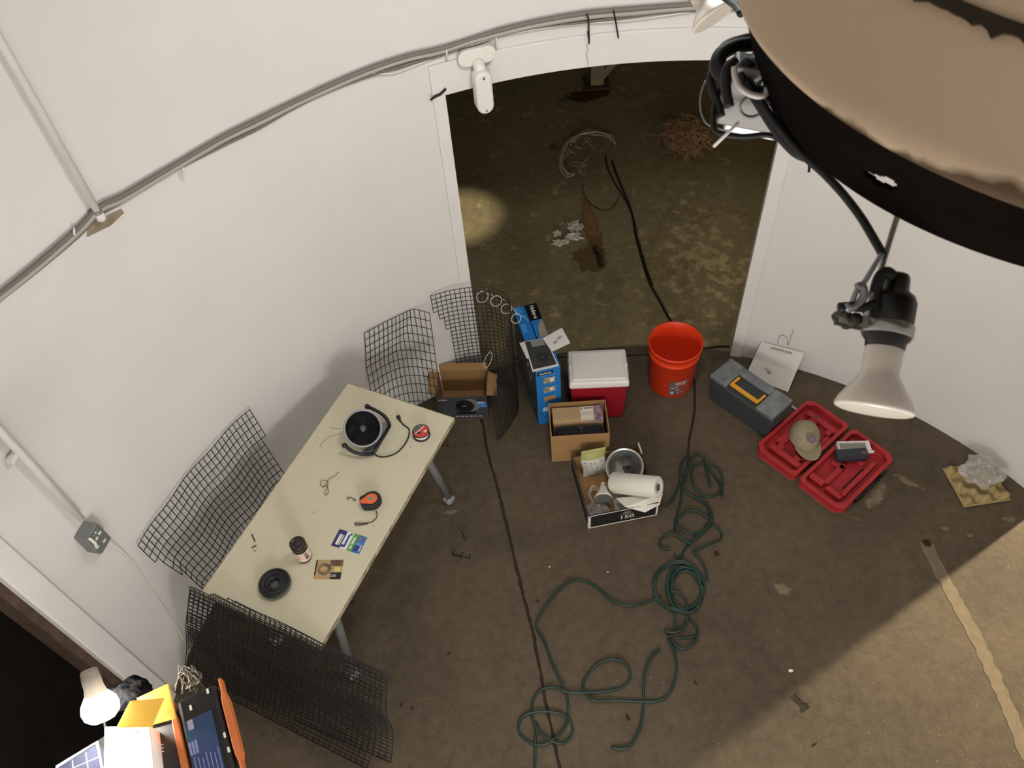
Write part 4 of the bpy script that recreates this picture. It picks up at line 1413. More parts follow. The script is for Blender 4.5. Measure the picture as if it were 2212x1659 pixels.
for x in (-0.19, 0.15):
    mb.box(x, x + 0.035, a, b, 0.130, 0.20)
mb.build('latch', M_TBD, tb, bevel=0.002)

# white card package leaning by the wall
P = [wl(1645, 738, 0.006), wl(1738, 762, 0.006), at(1719, 806, 0.055), at(1628, 774, 0.060), at(1702, 847, 0.003), at(1610, 812, 0.003)]
wp = thing('card_package', 'creased white card package with a hanger slot, leaning where the right wall meets the floor', 'package', (P[3].x, P[3].y, 0))
O = Vector((P[3].x, P[3].y, 0))
Q = [p - O for p in P]
mb = MB().add([Q[3], Q[2], Q[1], Q[0], Q[5], Q[4]], [(0, 1, 2, 3), (4, 5, 1, 0)])
mb.build('folded_card', M_PAPER, wp, solid=0.002)
up4 = [Q[0], Q[1], Q[2], Q[3]]
nn = (up4[1] - up4[0]).cross(up4[3] - up4[0]).normalized()
if nn.z < 0:
    nn = -nn
mb = MB()
mb.add([bil(up4, a, b) + nn * 0.0016 for a, b in ((.25, .12), (.56, .12), (.56, .22), (.25, .22))], [(0, 1, 2, 3)])
mb.add([bil(up4, a, b) + nn * 0.0016 for a, b in ((.58, .12), (.75, .12), (.75, .22), (.58, .22))], [(0, 1, 2, 3)])
mb.build('hanger_slot', mat('slot_grey', (150, 148, 142), 0.7), wp)
lo4 = [Q[3], Q[2], Q[4], Q[5]]
nl = (lo4[1] - lo4[0]).cross(lo4[3] - lo4[0]).normalized()
if nl.z < 0:
    nl = -nl
q = bil(lo4, .45, .40) + nl * 0.003
mb = MB().tube([q + Vector((0.009 * math.cos(2 * PI * k / 18), 0.010 * math.sin(2 * PI * k / 18), 0)) for k in range(18)], 0.0022, 5, closed=True)
mb.build('ring_mark', mat('mark_black', (50, 48, 44), 0.6), wp)
q = bil(lo4, .36, .26) + nl * 0.002
MB().add([q + Vector((0.016 * math.cos(2 * PI * k / 18), 0.012 * math.sin(2 * PI * k / 18), 0)) for k in range(18)], [tuple(range(18))]).build('grey_mark', mat('mark_grey', (176, 174, 168), 0.7), wp)
hk = bil(up4, .35, 0)
pts = [wl(u, v, 0.006) for u, v in [(1680, 743), (1682, 730), (1690, 724), (1700, 730), (1702, 746), (1708, 730), (1714, 712)]]
tag(MB().tube(crom(pts, 5), 0.0014, 5).build('wire_hook', M_GREYP), 'thin grey wire hook on the wall above the white card package', 'hook')

# red tool case, open, two halves
HL, HR = at(1727, 1027, 0.055), at(1833, 928, 0.055)
hx = (HR - HL).normalized()
rc = thing('tool_case', 'open red moulded tool case lying flat on the floor by the toolbox', 'case', mtx=frame(((HL.x + HR.x) / 2, (HL.y + HR.y) / 2, 0), hx))
RCM = frame(((HL.x + HR.x) / 2, (HL.y + HR.y) / 2, 0), hx)
M_RED = mat('red_moulded_plastic', (176, 46, 50), 0.55, var=0.15, scale=10, spec=0.35)
cl = (HR - HL).length + 0.055
cdp = 0.288


def half(sgn, name, blocks, extra=()):
    mb = MB()
    c = 0.042
    x0, x1 = -cl / 2, cl / 2

    def poly(ins):
        a0, a1 = x0 + ins, x1 - ins
        b0, b1 = 0.010 + ins, cdp - ins
        k = c * 0.85
        pl = [(a0 + k * .5, b0), (a1 - k * .5, b0), (a1, b0 + k * .5), (a1, b1 - k), (a1 - k, b1), (a0 + k, b1), (a0, b1 - k), (a0, b0 + k * .5)]
        return [(p[0], sgn * p[1]) for p in pl]
    O_, I_ = poly(0.0), poly(0.022)
    O2 = poly(0.006)
    n_ = len(O_)
    H = 0.062
    vs = [(p[0], p[1], 0) for p in O2] + [(p[0], p[1], H) for p in O_] + [(p[0], p[1], H) for p in I_] + [(p[0], p[1], 0.016) for p in I_]
    fs = []
    for i in range(n_):
        j = (i + 1) % n_
        for r in range(3):
            fs.append((r * n_ + i, r * n_ + j, (r + 1) * n_ + j, (r + 1) * n_ + i))
    fs.append(tuple(range(3 * n_, 4 * n_)))
    fs.append(tuple(range(n_)))
    if sgn < 0:
        fs = [f[::-1] for f in fs]
    mb.add(vs, fs)
    for bx0, bx1, by0, by1, bz in blocks:
        mb.box(bx0, bx1, min(sgn * by0, sgn * by1), max(sgn * by0, sgn * by1), 0.014, bz)
    return mb.build(name, M_RED, rc, bevel=0.004)


# far half (+y local points away from the hinge on the far side) : ridges left of shallow pockets
def ridges(seed):
    return [(-0.185, -0.150, 0.035, 0.235, 0.050), (0.150, 0.186, 0.035, 0.235, 0.050), (-0.15, -0.118, 0.06, 0.10, 0.046), (-0.15, -0.118, 0.17, 0.21, 0.046),
            (0.118, 0.15, 0.05, 0.085, 0.046), (0.112, 0.15, 0.15, 0.20, 0.046), (-0.118, 0.112, 0.190, 0.238, 0.044), (-0.118, -0.02, 0.035, 0.062, 0.044), (0.02, 0.112, 0.035, 0.06, 0.044), (-0.03, 0.03, 0.10, 0.15, 0.030)]


sA = 1 if (RCM.inverted() @ at(1750, 870, 0)).y > 0 else -1
hA = half(sA, 'lid_half', ridges(1))
hB = half(-sA, 'base_half', [(-0.186, -0.150, 0.035, 0.12, 0.052), (-0.186, -0.160, 0.14, 0.235, 0.052), (0.150, 0.186, 0.05, 0.10, 0.052), (-0.15, 0.02, 0.105, 0.135, 0.046), (-0.02, 0.012, 0.06, 0.135, 0.046), (-0.15, 0.15, 0.212, 0.238, 0.046), (0.05, 0.15, 0.035, 0.065, 0.046), (0.09, 0.12, 0.15, 0.19, 0.040)])
mb = MB()
for x in (-0.13, 0.10):
    mb.box(x, x + 0.045, min(-sA * (cdp - 0.002), -sA * (cdp + 0.010)), max(-sA * (cdp - 0.002), -sA * (cdp + 0.010)), 0.008, 0.058)
mb.box(-0.09, 0.10, min(-sA * (cdp - 0.004), -sA * (cdp + 0.014)), max(-sA * (cdp - 0.004), -sA * (cdp + 0.014)), 0.004, 0.028)
mb.build('latch', M_BLACK, rc, bevel=0.003)
mb = MB().box(-0.10, 0.09, min(-sA * 0.196, -sA * 0.204), max(-sA * 0.196, -sA * 0.204), 0.017, 0.021)
mb.box(-0.03, 0.13, -0.006, 0.006, 0.02, 0.045)
mb.build('dark_slot', mat('dark_red_slot', (58, 14, 16), 0.7), rc)
tag(MB().box(-0.010, 0.010, -0.005, 0.005, 0, 0.012, M=frame(at(1763, 902, 0.0445), (1, .4, 0))).build('blue_clip', mat('blue_plastic', (70, 70, 150), 0.5), bevel=0.002), 'tiny blue plastic clip in the far half of the red case', 'clip')

# cap on the far half
cp0 = at(1738, 945, 0.06)
cp = thing('baseball_cap', 'khaki baseball cap with a purple badge, lying in the red case', 'cap', mtx=frame((cp0.x, cp0.y, 0.052), at(1755, 1003, 0.052) - Vector((cp0.x, cp0.y, 0.052))))
M_KHA = mat('khaki_cloth', (158, 148, 120), 0.9, var=0.12, scale=25, bump=0.3, bscale=300, spec=0.1)


def crown(u, v):
    a = 2 * PI * u
    b = PI / 2 * v
    k = 1 + 0.03 * math.cos(a * 3) + 0.02 * mnoise.noise(Vector((math.cos(a) * 3, math.sin(a) * 3, v * 3)))
    return Vector((0.098 * math.cos(a) * math.cos(b) ** .75 * k, 0.082 * math.sin(a) * math.cos(b) ** .75 * k, 0.002 + 0.098 * math.sin(b) ** 0.85))


MB().sheet(crown, 40, 14).build('crown', M_KHA, cp)


def brim(u, v):
    a = R_(-66 + 132 * u)
    r0x, r0y = 0.095, 0.080
    x0, y0 = r0x * math.cos(a), r0y * math.sin(a)
    ext = 0.072 * math.cos(a * 1.05) ** .6
    x = x0 + ext * v
    y = y0 * (1 - 0.02 * v)
    return Vector((x, y, 0.014 + 0.010 * v - 7.0 * y * y * (0.25 + 0.75 * v) * 0.30))


MB().sheet(brim, 24, 8).build('brim', M_KHA, cp, solid=0.003)
mb = MB()
fm = frame((0.056, 0.004, 0.087), (0, 1, 0), (0.55, 0, 0.83))
mb.add([fm @ Vector((x, y, 0.004)) for x, y in ((-0.024, -0.022), (0.024, -0.022), (0.024, 0.024), (-0.024, 0.024))], [(0, 1, 2, 3)])
mb.build('patch', mat('patch_olive', (112, 104, 86), 0.9), cp, solid=0.003)
MB().lathe([(0.0001, 0.009), (0.012, 0.008), (0.018, 0.004), (0.018, -0.004)], 20, M=fm @ Matrix.Translation((0.002, -0.012, 0.002))).build('badge', mat('purple_badge', (96, 66, 92), 0.5, c2=(150, 120, 140), scale=90), cp)
MB().lathe([(0.0001, 0.006), (0.006, 0.004), (0.007, 0.0)], 12, M=Matrix.Translation((0, 0, 0.098))).build('top_button', M_KHA, cp)

# tool battery and white charger stick in the near half
c = at(1836, 988, 0.052)
ba = thing('tool_battery', 'dark blue-grey tool battery lying in the near half of the red case', 'battery', mtx=frame((c.x, c.y, 0.047), at(1875, 985, 0.05) - at(1797, 990, 0.05)))
MB().box(-0.085, 0.085, -0.028, 0.028, 0, 0.055).build('battery_case', mat('battery_dark', (40, 46, 58), 0.45), ba, bevel=0.006)
MB().box(-0.075, 0.075, -0.0285, -0.027, 0.036, 0.040).build('seam_line', mat('battery_seam', (108, 112, 122), 0.4), ba)
MB().box(0.050, 0.072, -0.018, 0.004, 0.055, 0.058).build('release_button', mat('battery_button', (120, 66, 74), 0.5), ba, bevel=0.002)
c = at(1845, 965, 0.075)
ch = thing('charger_tray', 'off-white open plastic charger tray on the red case, just behind the dark battery', 'charger', mtx=frame((c.x, c.y, 0.0625), at(1887, 964, 0.05) - at(1805, 966, 0.05)))
mb = MB()
mb.box(-0.092, 0.085, -0.030, 0.028, 0, 0.006).box(-0.092, 0.085, -0.030, -0.022, 0.006, 0.030).box(-0.092, 0.085, 0.022, 0.028, 0.006, 0.030).box(-0.092, -0.084, -0.022, 0.022, 0.006, 0.030).box(0.062, 0.085, -0.022, 0.022, 0.006, 0.026)
mb.box(0.050, 0.100, -0.040, -0.028, 0.0, 0.016)
mb.build('tray_shell', M_WHITE, ch, bevel=0.002)
MB().box(-0.084, 0.062, -0.022, 0.022, 0.0065, 0.009).build('inner_pad', mat('charger_grey', (150, 146, 136), 0.6), ch)
c = at(1717, 880, 0.02)
tag(MB().box(-0.035, 0.035, -0.008, 0.008, 0, 0.016, M=frame((c.x, c.y, 0), at(1725, 885, 0) - at(1708, 873, 0))).build('metal_strip', M_STEEL, bevel=0.002), 'short pale metal strip between the toolbox and the red case', 'strip')
c = at(1700, 868, 0.02)
tag(MB().box(-0.03, 0.03, -0.014, 0.014, 0, 0.02, M=frame((c.x, c.y, 0), at(1725, 880, 0) - at(1708, 873, 0))).build('black_clip', M_BLACK, bevel=0.003), 'small black clip on the floor right of the toolbox', 'clip')

# egg tray with clear bag
E0, E1, E3 = Vector((2.335, 2.075, 0)), Vector((2.345, 2.325, 0)), Vector((2.595, 2.092, 0))
et = thing('egg_tray', 'tan moulded pulp egg tray on the floor against the right wall', 'egg tray', mtx=frame(E0, E3 - E0))
ew, eh = (E3 - E0).length, (E1 - E0).length


def egg(u, v):
    e = min(u, 1 - u, v, 1 - v)
    if e < 0.035:
        z = 0.012
    else:
        s = math.sin(u * PI * 5) * math.sin(v * PI * 5)
        z = 0.030 + 0.026 * s
    return Vector((ew * u, eh * v, z))


mb = MB().sheet(egg, 60, 60)
mb.build('pulp_sheet', mat('tan_pulp', (168, 148, 104), 0.9, var=0.12, scale=30, bump=0.3, bscale=120, spec=0.1), et, solid=0.004)
crumple('plastic_bag', 'crumpled clear plastic bag resting on the tan egg tray', 'bag', Matrix.Translation((2.475, 2.235, 0.050)), 0.098, 0.085, 0.055, mat('crumpled_clear_film_b', (205, 202, 196), 0.2, alpha=0.36, spec=0.7), 8.0, amp=0.38, freq=8)

# ================================================================== HOSE AND CORDS
M_HOSE = mat('dark_green_hose', (22, 50, 40), 0.45)
hose = thing('garden_hose', 'dark green garden hose tangled in coils across the middle of the floor', 'hose', at(1483, 1282, 0))
HI = Matrix.Translation(-at(1483, 1282, 0))
mb = MB()


def z4(lst):
    return [(1380 + x / 4.147, 850 + y / 4.147) for x, y in lst]


def z3(lst):
    return [(1100 + x / 3.26, 1150 + y / 3.26) for x, y in lst]


HR_ = 0.0062
runs_ = [
    z4([(440, 560), (380, 640), (365, 720), (375, 800), (350, 850), (330, 900), (300, 960), (262, 1000), (215, 1018)]),
    z4([(440, 640), (490, 575), (550, 560), (590, 610), (605, 700), (640, 850)]),
    z4([(600, 650), (660, 720), (720, 820), (742, 890), (740, 950)]),
    z4([(590, 640), (500, 650), (465, 740), (490, 840), (540, 900), (620, 930), (700, 915), (740, 860), (745, 780), (700, 680), (620, 640)]),
    z4([(448, 600), (430, 700), (390, 860), (370, 1000), (340, 1100), (320, 1200), (340, 1280), (420, 1340), (460, 1360)]),
    z4([(380, 740), (400, 870), (480, 920), (580, 970), (640, 1060), (650, 1150), (600, 1230), (540, 1290), (460, 1350), (400, 1420), (360, 1500)]),
    z4([(395, 880), (490, 935), (575, 985), (628, 1060), (640, 1140), (590, 1220), (500, 1300), (430, 1350)]),
    z4([(340, 1140), (400, 1085), (480, 1060), (560, 1090), (640, 1140), (640, 1190), (560, 1250), (470, 1262), (380, 1235), (335, 1170)]),
    z4([(440, 1350), (330, 1280), (260, 1275), (200, 1310), (185, 1360), (210, 1390), (280, 1410)]),
    z4([(660, 1180), (720, 1230), (740, 1280), (720, 1320), (650, 1350), (540, 1400), (480, 1420), (560, 1510), (600, 1600), (610, 1680)]),
    z3([(1240, 580), (1270, 620), (1320, 680), (1310, 770), (1230, 830), (1160, 790), (1150, 720), (1200, 690), (1250, 640), (1240, 570)]),
    z3([(1090, 700), (1150, 715), (1230, 690)]), z3([(1150, 560), (1165, 640), (1150, 720), (1110, 740)]), z3([(1180, 750), (1240, 748), (1310, 738)]),
    z3([(1070, 460), (1000, 480), (900, 520), (800, 520), (710, 480), (640, 410), (560, 360), (480, 340), (400, 370), (330, 440), (250, 540), (195, 640), (200, 690), (250, 780), (290, 900), (340, 1010), (380, 1090), (410, 1180), (415, 1300), (390, 1380), (330, 1450), (250, 1500), (170, 1495), (90, 1440), (65, 1380), (90, 1310), (160, 1275), (280, 1270), (380, 1290), (440, 1350), (440, 1430), (380, 1490), (310, 1480), (220, 1420), (170, 1340), (160, 1240), (180, 1160), (240, 1105), (330, 1100), (400, 1130), (520, 1135), (700, 1120), (800, 1090), (850, 1030), (830, 950), (760, 905), (670, 910), (590, 960), (530, 1040), (520, 1100), (560, 1170), (620, 1195), (750, 1190), (950, 1195), (1050, 1190), (1120, 1150), (1160, 1060), (1175, 960), (1160, 850), (1120, 760)]),
    z3([(1060, 830), (1000, 890), (960, 970), (945, 1080), (945, 1200), (930, 1340), (900, 1430), (850, 1510), (800, 1530), (720, 1520)]),
    z3([(200, 1360), (185, 1460), (182, 1560), (180, 1680)]),
    z3([(1160, 160), (1200, 200), (1180, 260), (1150, 330), (1140, 420), (1190, 430), (1240, 480), (1250, 560)]),
]
coil = []
for k in range(5):
    for i in range(28):
        a = 2 * PI * i / 28 + 0.5
        rx = (100 + 7 * k + 5 * math.sin(k * 2 + a)) / 3.26
        ry = (145 + 5 * k + 6 * math.cos(k * 3 + a)) / 3.26
        x, y = rx * math.cos(a), ry * math.sin(a)
        t = -0.22
        coil.append((1483 - 1.5 * k + x * math.cos(t) - y * math.sin(t), 1280 - 1.2 * k + x * math.sin(t) + y * math.cos(t)))
runs_.append(coil)
coil2 = []
for k in range(2):
    for i in range(24):
        a = 2 * PI * i / 24
        coil2.append((1466 + (52 + 3 * k) * math.cos(a), 1268 + (50 + 4 * k) * math.sin(a)))
runs_.append(coil2)
for n_, rn in enumerate(runs_):
    pts = crom([at(u, v, 0) for u, v in rn], 5)
    pts = [HI @ (p + Vector((0, 0, HR_ + 0.006 + 0.006 * math.sin(i * 0.21 + n_ * 1.7)))) for i, p in enumerate(pts)]
    mb.tube(pts, HR_, 7)
mb.build('hose_tube', M_HOSE, hose)
M_CORD = mat('black_brown_cord', (34, 29, 22), 0.6)
pts = [at(u, v, 0.006) for u, v in [(1500, 822), (1501, 860), (1500, 890), (1495, 920), (1489, 950), (1487, 985), (1486, 1010), (1480, 1040), (1472, 1060)]]
tag(MB().tube(crom(pts, 6), 0.0058, 7).build('extension_cable', M_CORD), 'black cord on the brown floor from the orange bucket to the green hose', 'cord')
pts = [at(u, v, Z_Y + 0.008) for u, v in [(1322, 348), (1330, 372), (1342, 402), (1358, 440), (1367, 470), (1372, 505), (1381, 540), (1392, 580), (1405, 615), (1425, 650), (1442, 682), (1462, 715), (1480, 745), (1494, 775), (1500, 800)]]
tag(MB().tube(crom(pts, 6), 0.0085, 7).build('extension_cable', M_CORD), 'thick black cord lying outside the doorway and running in behind the bucket', 'cord')
pts = [at(u, v, Z_Y + 0.007) for u, v in [(1308, 335), (1312, 362), (1324, 388), (1340, 415), (1356, 442), (1370, 478), (1376, 510), (1386, 545), (1397, 582), (1410, 617)]]
tag(MB().tube(crom(pts, 6), 0.006, 7).build('extension_cable', M_CORD), 'thinner black cord outside the doorway, beside the thick one', 'cord')
pts = [at(u, v, Z_Y + 0.004) for u, v in [(1258, 395), (1262, 420), (1275, 440), (1295, 452), (1315, 453), (1330, 440), (1338, 420)]]
tag(MB().tube(crom(pts, 6), 0.003, 6).build('loose_cable', M_CORD), 'thin dark cord bent in a hook shape outside the doorway', 'cord')

# ================================================================== OUTSIDE THE DOORWAY
tmb = MB()
rnd = random.Random(3)
c = at(1478, 318, Z_Y)
M_HAY = mat('dry_reddish_grass', (176, 136, 102), 0.9)
for k in range(170):
    a, b = rnd.uniform(0, 2 * PI), rnd.uniform(0.1, 1.35)
    r = 0.21 * rnd.uniform(0.6, 1.0)
    p0 = c + Vector((0.05 * rnd.gauss(0, 1), 0.05 * rnd.gauss(0, 1), 0.02))
    p2 = c + Vector((r * math.cos(a) * math.cos(b) * 1.05, r * math.sin(a) * math.cos(b) * 1.3, 0.03 + r * 1.1 * math.sin(b)))
    p1 = (p0 + p2) / 2 + Vector((rnd.gauss(0, .05), rnd.gauss(0, .05), 0.06))
    p3 = p2 + Vector((rnd.gauss(0, .05), rnd.gauss(0, .05), -0.05))
    for q in (p1, p2, p3):
        q.z = max(q.z, 0.0)
    tmb.tube(crom([p0, p1, p2, p3], 4), 0.0018, 4)
tag(tmb.build('tumbleweed', M_HAY), 'loose clump of dry reddish grass on the ground outside the doorway', 'dry grass')
tmb = MB()
for k in range(9):
    pts = []
    for u, v in [(1330, 310), (1316, 292), (1290, 285), (1262, 288), (1238, 298), (1222, 315), (1212, 340), (1216, 360), (1232, 380), (1240, 376)][k % 4: 10 - k % 3]:
        pts.append(at(u + rnd.gauss(0, 5 if k else 0), v + rnd.gauss(0, 4 if k else 0), Z_Y + 0.01 + abs(rnd.gauss(0, .02))))
    tmb.tube(crom(pts, 5), 0.0040 if k == 0 else 0.0020, 5)
for k in range(7):
    u, v = rnd.uniform(1220, 1265), rnd.uniform(305, 370)
    pts = [at(u + rnd.gauss(0, 10), v + rnd.gauss(0, 10), Z_Y + 0.01 + abs(rnd.gauss(0, .02))) for _ in range(4)]
    tmb.tube(crom(pts, 5), 0.0014, 5)
tag(tmb.build('string_tangle', mat('dirty_white_string', (220, 212, 194), 0.8)), 'tangle of dirty white string on the ground outside the doorway', 'string')
M_FOIL = mat('crumpled_foil_white', (222, 214, 196), 0.5, 0.0, var=0.25, scale=60)
for (u, v, rx, ry, s, l) in [(1243, 492, .045, .05, 1.0, 'largest crumpled white scrap outside the doorway, beside the rust stain'), (1238, 515, .05, .03, 2.0, 'crumpled white scrap just below the largest one outside the doorway'),
                             (1210, 528, .05, .025, 3.0, 'crumpled white scrap lowest and leftmost outside the doorway'), (1204, 508, .025, .02, 4.0, 'small crumpled white scrap left of the others outside the doorway')]:
    cc = at(u, v, Z_Y)
    crumple('foil_scrap', l, 'scrap', Matrix.Translation(cc), rx, ry, 0.018, M_FOIL, s, amp=0.9, n=12, part='foil')
for (u, v, l) in [(1195, 320, 'small brown leaf scrap left of the string tangle')]:
    cc = at(u, v, Z_Y)
    crumple('leaf_scrap', l, 'leaf', Matrix.Translation(cc), .03, .02, .01, mat('brown_leaf', (92, 62, 36), 0.9), 6.0, amp=0.5, n=10, part='leaf')
# column with a brace beyond the doorway
pc = at(1288, 180, Z_Y)
M_COL = mat('pale_tan_column', (150, 134, 104), 0.8, var=0.2, scale=6)
po = thing('support_post', 'pale braced support post standing outside beyond the doorway', 'post', (pc.x, pc.y, Z_Y))
MB().box(-0.055, 0.055, -0.055, 0.055, 0, 2.6).build('post', M_COL, po)
MB().box(-0.11, 0.11, -0.11, 0.11, 0, 0.015).build('base_plate', M_RUST, po)
MB().tube([(0.02, 0.0, 0.05), (0.75, 0.12, 0.85)], 0.045, 4).build('brace', M_COL, po)

# ================================================================== SMALL SCRAPS ON THE FLOOR
mb = MB().tube([at(977, 1198, .003), at(996, 1202, .003), at(1016, 1207, .003)], 0.0028, 6)
for u, v, u2, v2 in ((977, 1198, 980, 1190), (996, 1202, 1000, 1193), (1014, 1206, 1016, 1198), (996, 1202, 994, 1207)):
    mb.tube([at(u, v, .003), at(u2, v2, .003)], 0.0026, 6)
tag(mb.build('mesh_offcut', M_WIRE), 'comb-shaped mesh offcut on the floor right of the table', 'offcut')
tag(MB().tube(crom([at(u, v, .003) for u, v in [(997, 1145), (1000, 1155), (1006, 1167)]], 4), 0.0026, 6).build('wire_offcut', M_WIRE), 'dark wire offcut on the floor above the comb-shaped one', 'offcut')
tag(MB().tube([at(752, 1299, .003), at(766, 1303, .003)], 0.0028, 6).build('wire_offcut', M_WIRE), 'dark wire offcut on the floor right beside the table edge', 'offcut')
c = at(1733, 1514, 0)
sc = thing('bolt', 'rusty brown bolt lying on the edge of the lit floor patch', 'bolt', mtx=frame((c.x, c.y, 0.007), at(1748, 1527, 0) - at(1717, 1500, 0)))
MB().tube([(-0.042, 0, 0), (0.022, 0, 0)], 0.0055, 8).build('shank', M_RUST, sc)
MB().tube([(0.022, 0, 0.002), (0.040, 0, 0.003)], 0.0095, 10).build('head', M_RUST, sc)
M_BUG = mat('dark_brown_scrap', (50, 34, 20), 0.9)
for (u, v, a, s, l) in [(1356, 1551, 1.2, 1.6, 'dark brown scrap right of the lowest hose loop'), (1502, 1476, 1.2, 1.0, 'dark brown scrap on the floor right of the hose'), (868, 1525, 1.9, 1.0, 'left of two dark scraps right of the near mesh'),
                        (891, 1530, 2.4, 1.0, 'right of two dark scraps right of the near mesh'), (970, 1413, 2.3, 1.0, 'dark scrap alone on the floor between table and joint'), (1760, 1607, 2.8, 1.1, 'dark scrap near the bottom of the lit floor'), (1162, 1299, .3, .9, 'dark scrap right of the floor joint')]:
    cc = at(u, v, 0)
    tag(MB().ball((0, 0, 0.004), (0.011 * s, 0.0045 * s, 0.004), 8).build('floor_scrap', M_BUG, loc=(cc.x, cc.y, 0)), l, 'scrap', 'dark scraps on the floor').rotation_euler = (0, 0, -a)
for (u, v, l) in [(1187, 1225, 'tiny white chip left of two above the hose loop'), (1313, 1236, 'tiny white chip right of two above the hose loop'), (1708, 1449, 'white chip on the shaded floor near the lit edge')]:
    cc = at(u, v, 0)
    tag(MB().ball((0, 0, 0.003), (0.006 if u < 1700 else .012, 0.003 if u < 1700 else .008, 0.003), 8).build('paint_chip', M_WHITE, loc=(cc.x, cc.y, 0)), l, 'chip', 'white chips on the floor')

# ================================================================== HANGING DRUM WITH ITS LAMPS
DC0, DR0, DZ0 = Vector((0.80, 0.968)), 0.420, 3.35
DC1, DR1, DZ1 = Vector((0.80, 0.915)), 0.482, 3.50
M_BEIGE = mat('beige_drum_paint', (196, 174, 148), 0.6, var=0.06, scale=5, spec=0.2)
M_SKIRT = mat('black_rusty_skirt', (5, 4, 4), 0.95, c2=(20, 13, 8), scale=6, detail=8, spec=0.03)
M_DRUM = M_BEIGE.copy()
M_DRUM.name = 'beige_drum_with_grimy_edge'
_N, _L = M_DRUM.node_tree.nodes, M_DRUM.node_tree.links
_p = _N['Principled BSDF']
_src = _p.inputs['Base Color'].links[0].from_socket
_tc = [n for n in _N if n.type == 'TEX_COORD'][0]
_sx = _N.new('ShaderNodeSeparateXYZ')
_L.new(_tc.outputs['Object'], _sx.inputs[0])
_nz = _N.new('ShaderNodeTexNoise')
_nz.inputs['Scale'].default_value = 9
_nz.inputs['Detail'].default_value = 8
_L.new(_tc.outputs['Object'], _nz.inputs['Vector'])
_ma = _N.new('ShaderNodeMath')
_ma.operation = 'MULTIPLY_ADD'
_ma.inputs[1].default_value = -0.075
_L.new(_nz.outputs['Fac'], _ma.inputs[0])
_L.new(_sx.outputs['Z'], _ma.inputs[2])
_mr = _N.new('ShaderNodeMapRange')
_mr.inputs['From Min'].default_value = 0.112
_mr.inputs['From Max'].default_value = 0.104
_L.new(_ma.outputs[0], _mr.inputs['Value'])
_mx = _N.new('ShaderNodeMix')
_mx.data_type = 'RGBA'
_ri = [k for k in range(len(_mx.inputs)) if _mx.inputs[k].type == 'RGBA']
_L.new(_mr.outputs['Result'], _mx.inputs['Factor'])
_L.new(_src, _mx.inputs[_ri[0]])
_mx.inputs[_ri[1]].default_value = rgb(84, 66, 46)
_L.new([o for o in _mx.outputs if o.type == 'RGBA'][0], _p.inputs['Base Color'])
drum = thing('hanging_drum', 'large beige round drum with a black rusty skirt, overhead at upper right', 'drum', (0.80, 0.94, DZ0))
DI = Matrix.Translation((-0.80, -0.94, -DZ0))


def skirt(u, v):
    a = 2 * PI * u
    c = DC0.lerp(DC1, v)
    r = DR0 + (DR1 - DR0) * v
    return DI @ Vector((c.x + r * math.cos(a), c.y + r * math.sin(a), DZ0 + (DZ1 - DZ0) * v))


def ang_v(u, v):
    """angle and height on the skirt under pixel (u, v)"""
    best = None
    for k in range(0, 3600):
        a = 2 * PI * k / 3600
        for s in [x / 20 for x in range(21)]:
            pass
    return best


from_bl = cam.matrix_world.inverted()


def to_px(p):
    c = WB.transposed() @ (Vector(p) - CAM)
    return 1106 + F_PX * c.x / c.z, 829.5 + F_PX * c.y / c.z


holes = [((1898, 386), 20, 8), ((1922, 391), 9, 6)]
hol_uv = []
for (hu, hv), rx, ry in holes:
    bst = None
    for k in range(900, 1900):
        a = 2 * PI * (k / 2400)
        for s in range(4, 97, 3):
            v = s / 100
            c = DC0.lerp(DC1, v)
            r = DR0 + (DR1 - DR0) * v
            p = Vector((c.x + r * math.cos(a), c.y + r * math.sin(a), DZ0 + (DZ1 - DZ0) * v))
            if (p - Vector((c.x, c.y, p.z))).dot(CAM - p) <= 0:
                continue
            x, y = to_px(p)
            d = (x - hu) ** 2 + (y - hv) ** 2
            if bst is None or d < bst[0]:
                bst = (d, k / 2400, v)
    hol_uv.append((bst[1], bst[2], rx, ry))


def skip(u, v):
    for hu, hv, rx, ry in hol_uv:
        if ((u - hu) / (0.0075 if rx > 10 else 0.0042)) ** 2 + ((v - hv) / 0.065) ** 2 < 1:
            return True
    return False


sk = MB()
sk.sheet(skirt, 720, 40, skip=skip)
sk.build('skirt', M_SKIRT, drum, solid=0.006)
mb = MB()
prof = [(0.488, 3.492), (0.490, 3.502), (0.478, 3.520), (0.455, 3.560), (0.432, 3.600), (0.40, 3.68), (0.36, 3.80), (0.30, 4.0), (0.0001, 4.02)]
mb.lathe([(r, z) for r, z in prof], 120, M=DI @ Matrix.Translation((0.80, 0.915, 0)))
mb.build('drum_shell', M_DRUM, drum)
mb = MB()
rnd = random.Random(11)
vs, fs = [], []
N_ = 400
for k in range(N_):
    a = 2 * PI * k / N_
    j = 0.006 * rnd.random() if k % 3 else 0.014 * rnd.random()
    r = 0.427
    j *= 0.55
    vs += [DI @ Vector((0.80 + (r + 0.009 + j * .5) * math.cos(a), 0.915 + (r + 0.009 + j * .5) * math.sin(a), 3.607 - j)), DI @ Vector((0.80 + (r + .001) * math.cos(a), 0.915 + (r + .001) * math.sin(a), 3.614))]
for k in range(N_):
    b, c_ = 2 * k, (2 * k + 2) % (2 * N_)
    fs.append((b, c_, c_ + 1, b + 1))
mb.add(vs, fs)
mb.build('frayed_seal', mat('black_brown_seal', (44, 34, 22), 0.9), drum, solid=0.004)

# suspension rod up to the ceiling (out of view)
MB().tube([DI @ Vector((0.80, 0.915, 4.0)), DI @ Vector((0.80, 0.915, TOP))], 0.05, 16).build('hanger_pipe', M_BEIGE, drum)

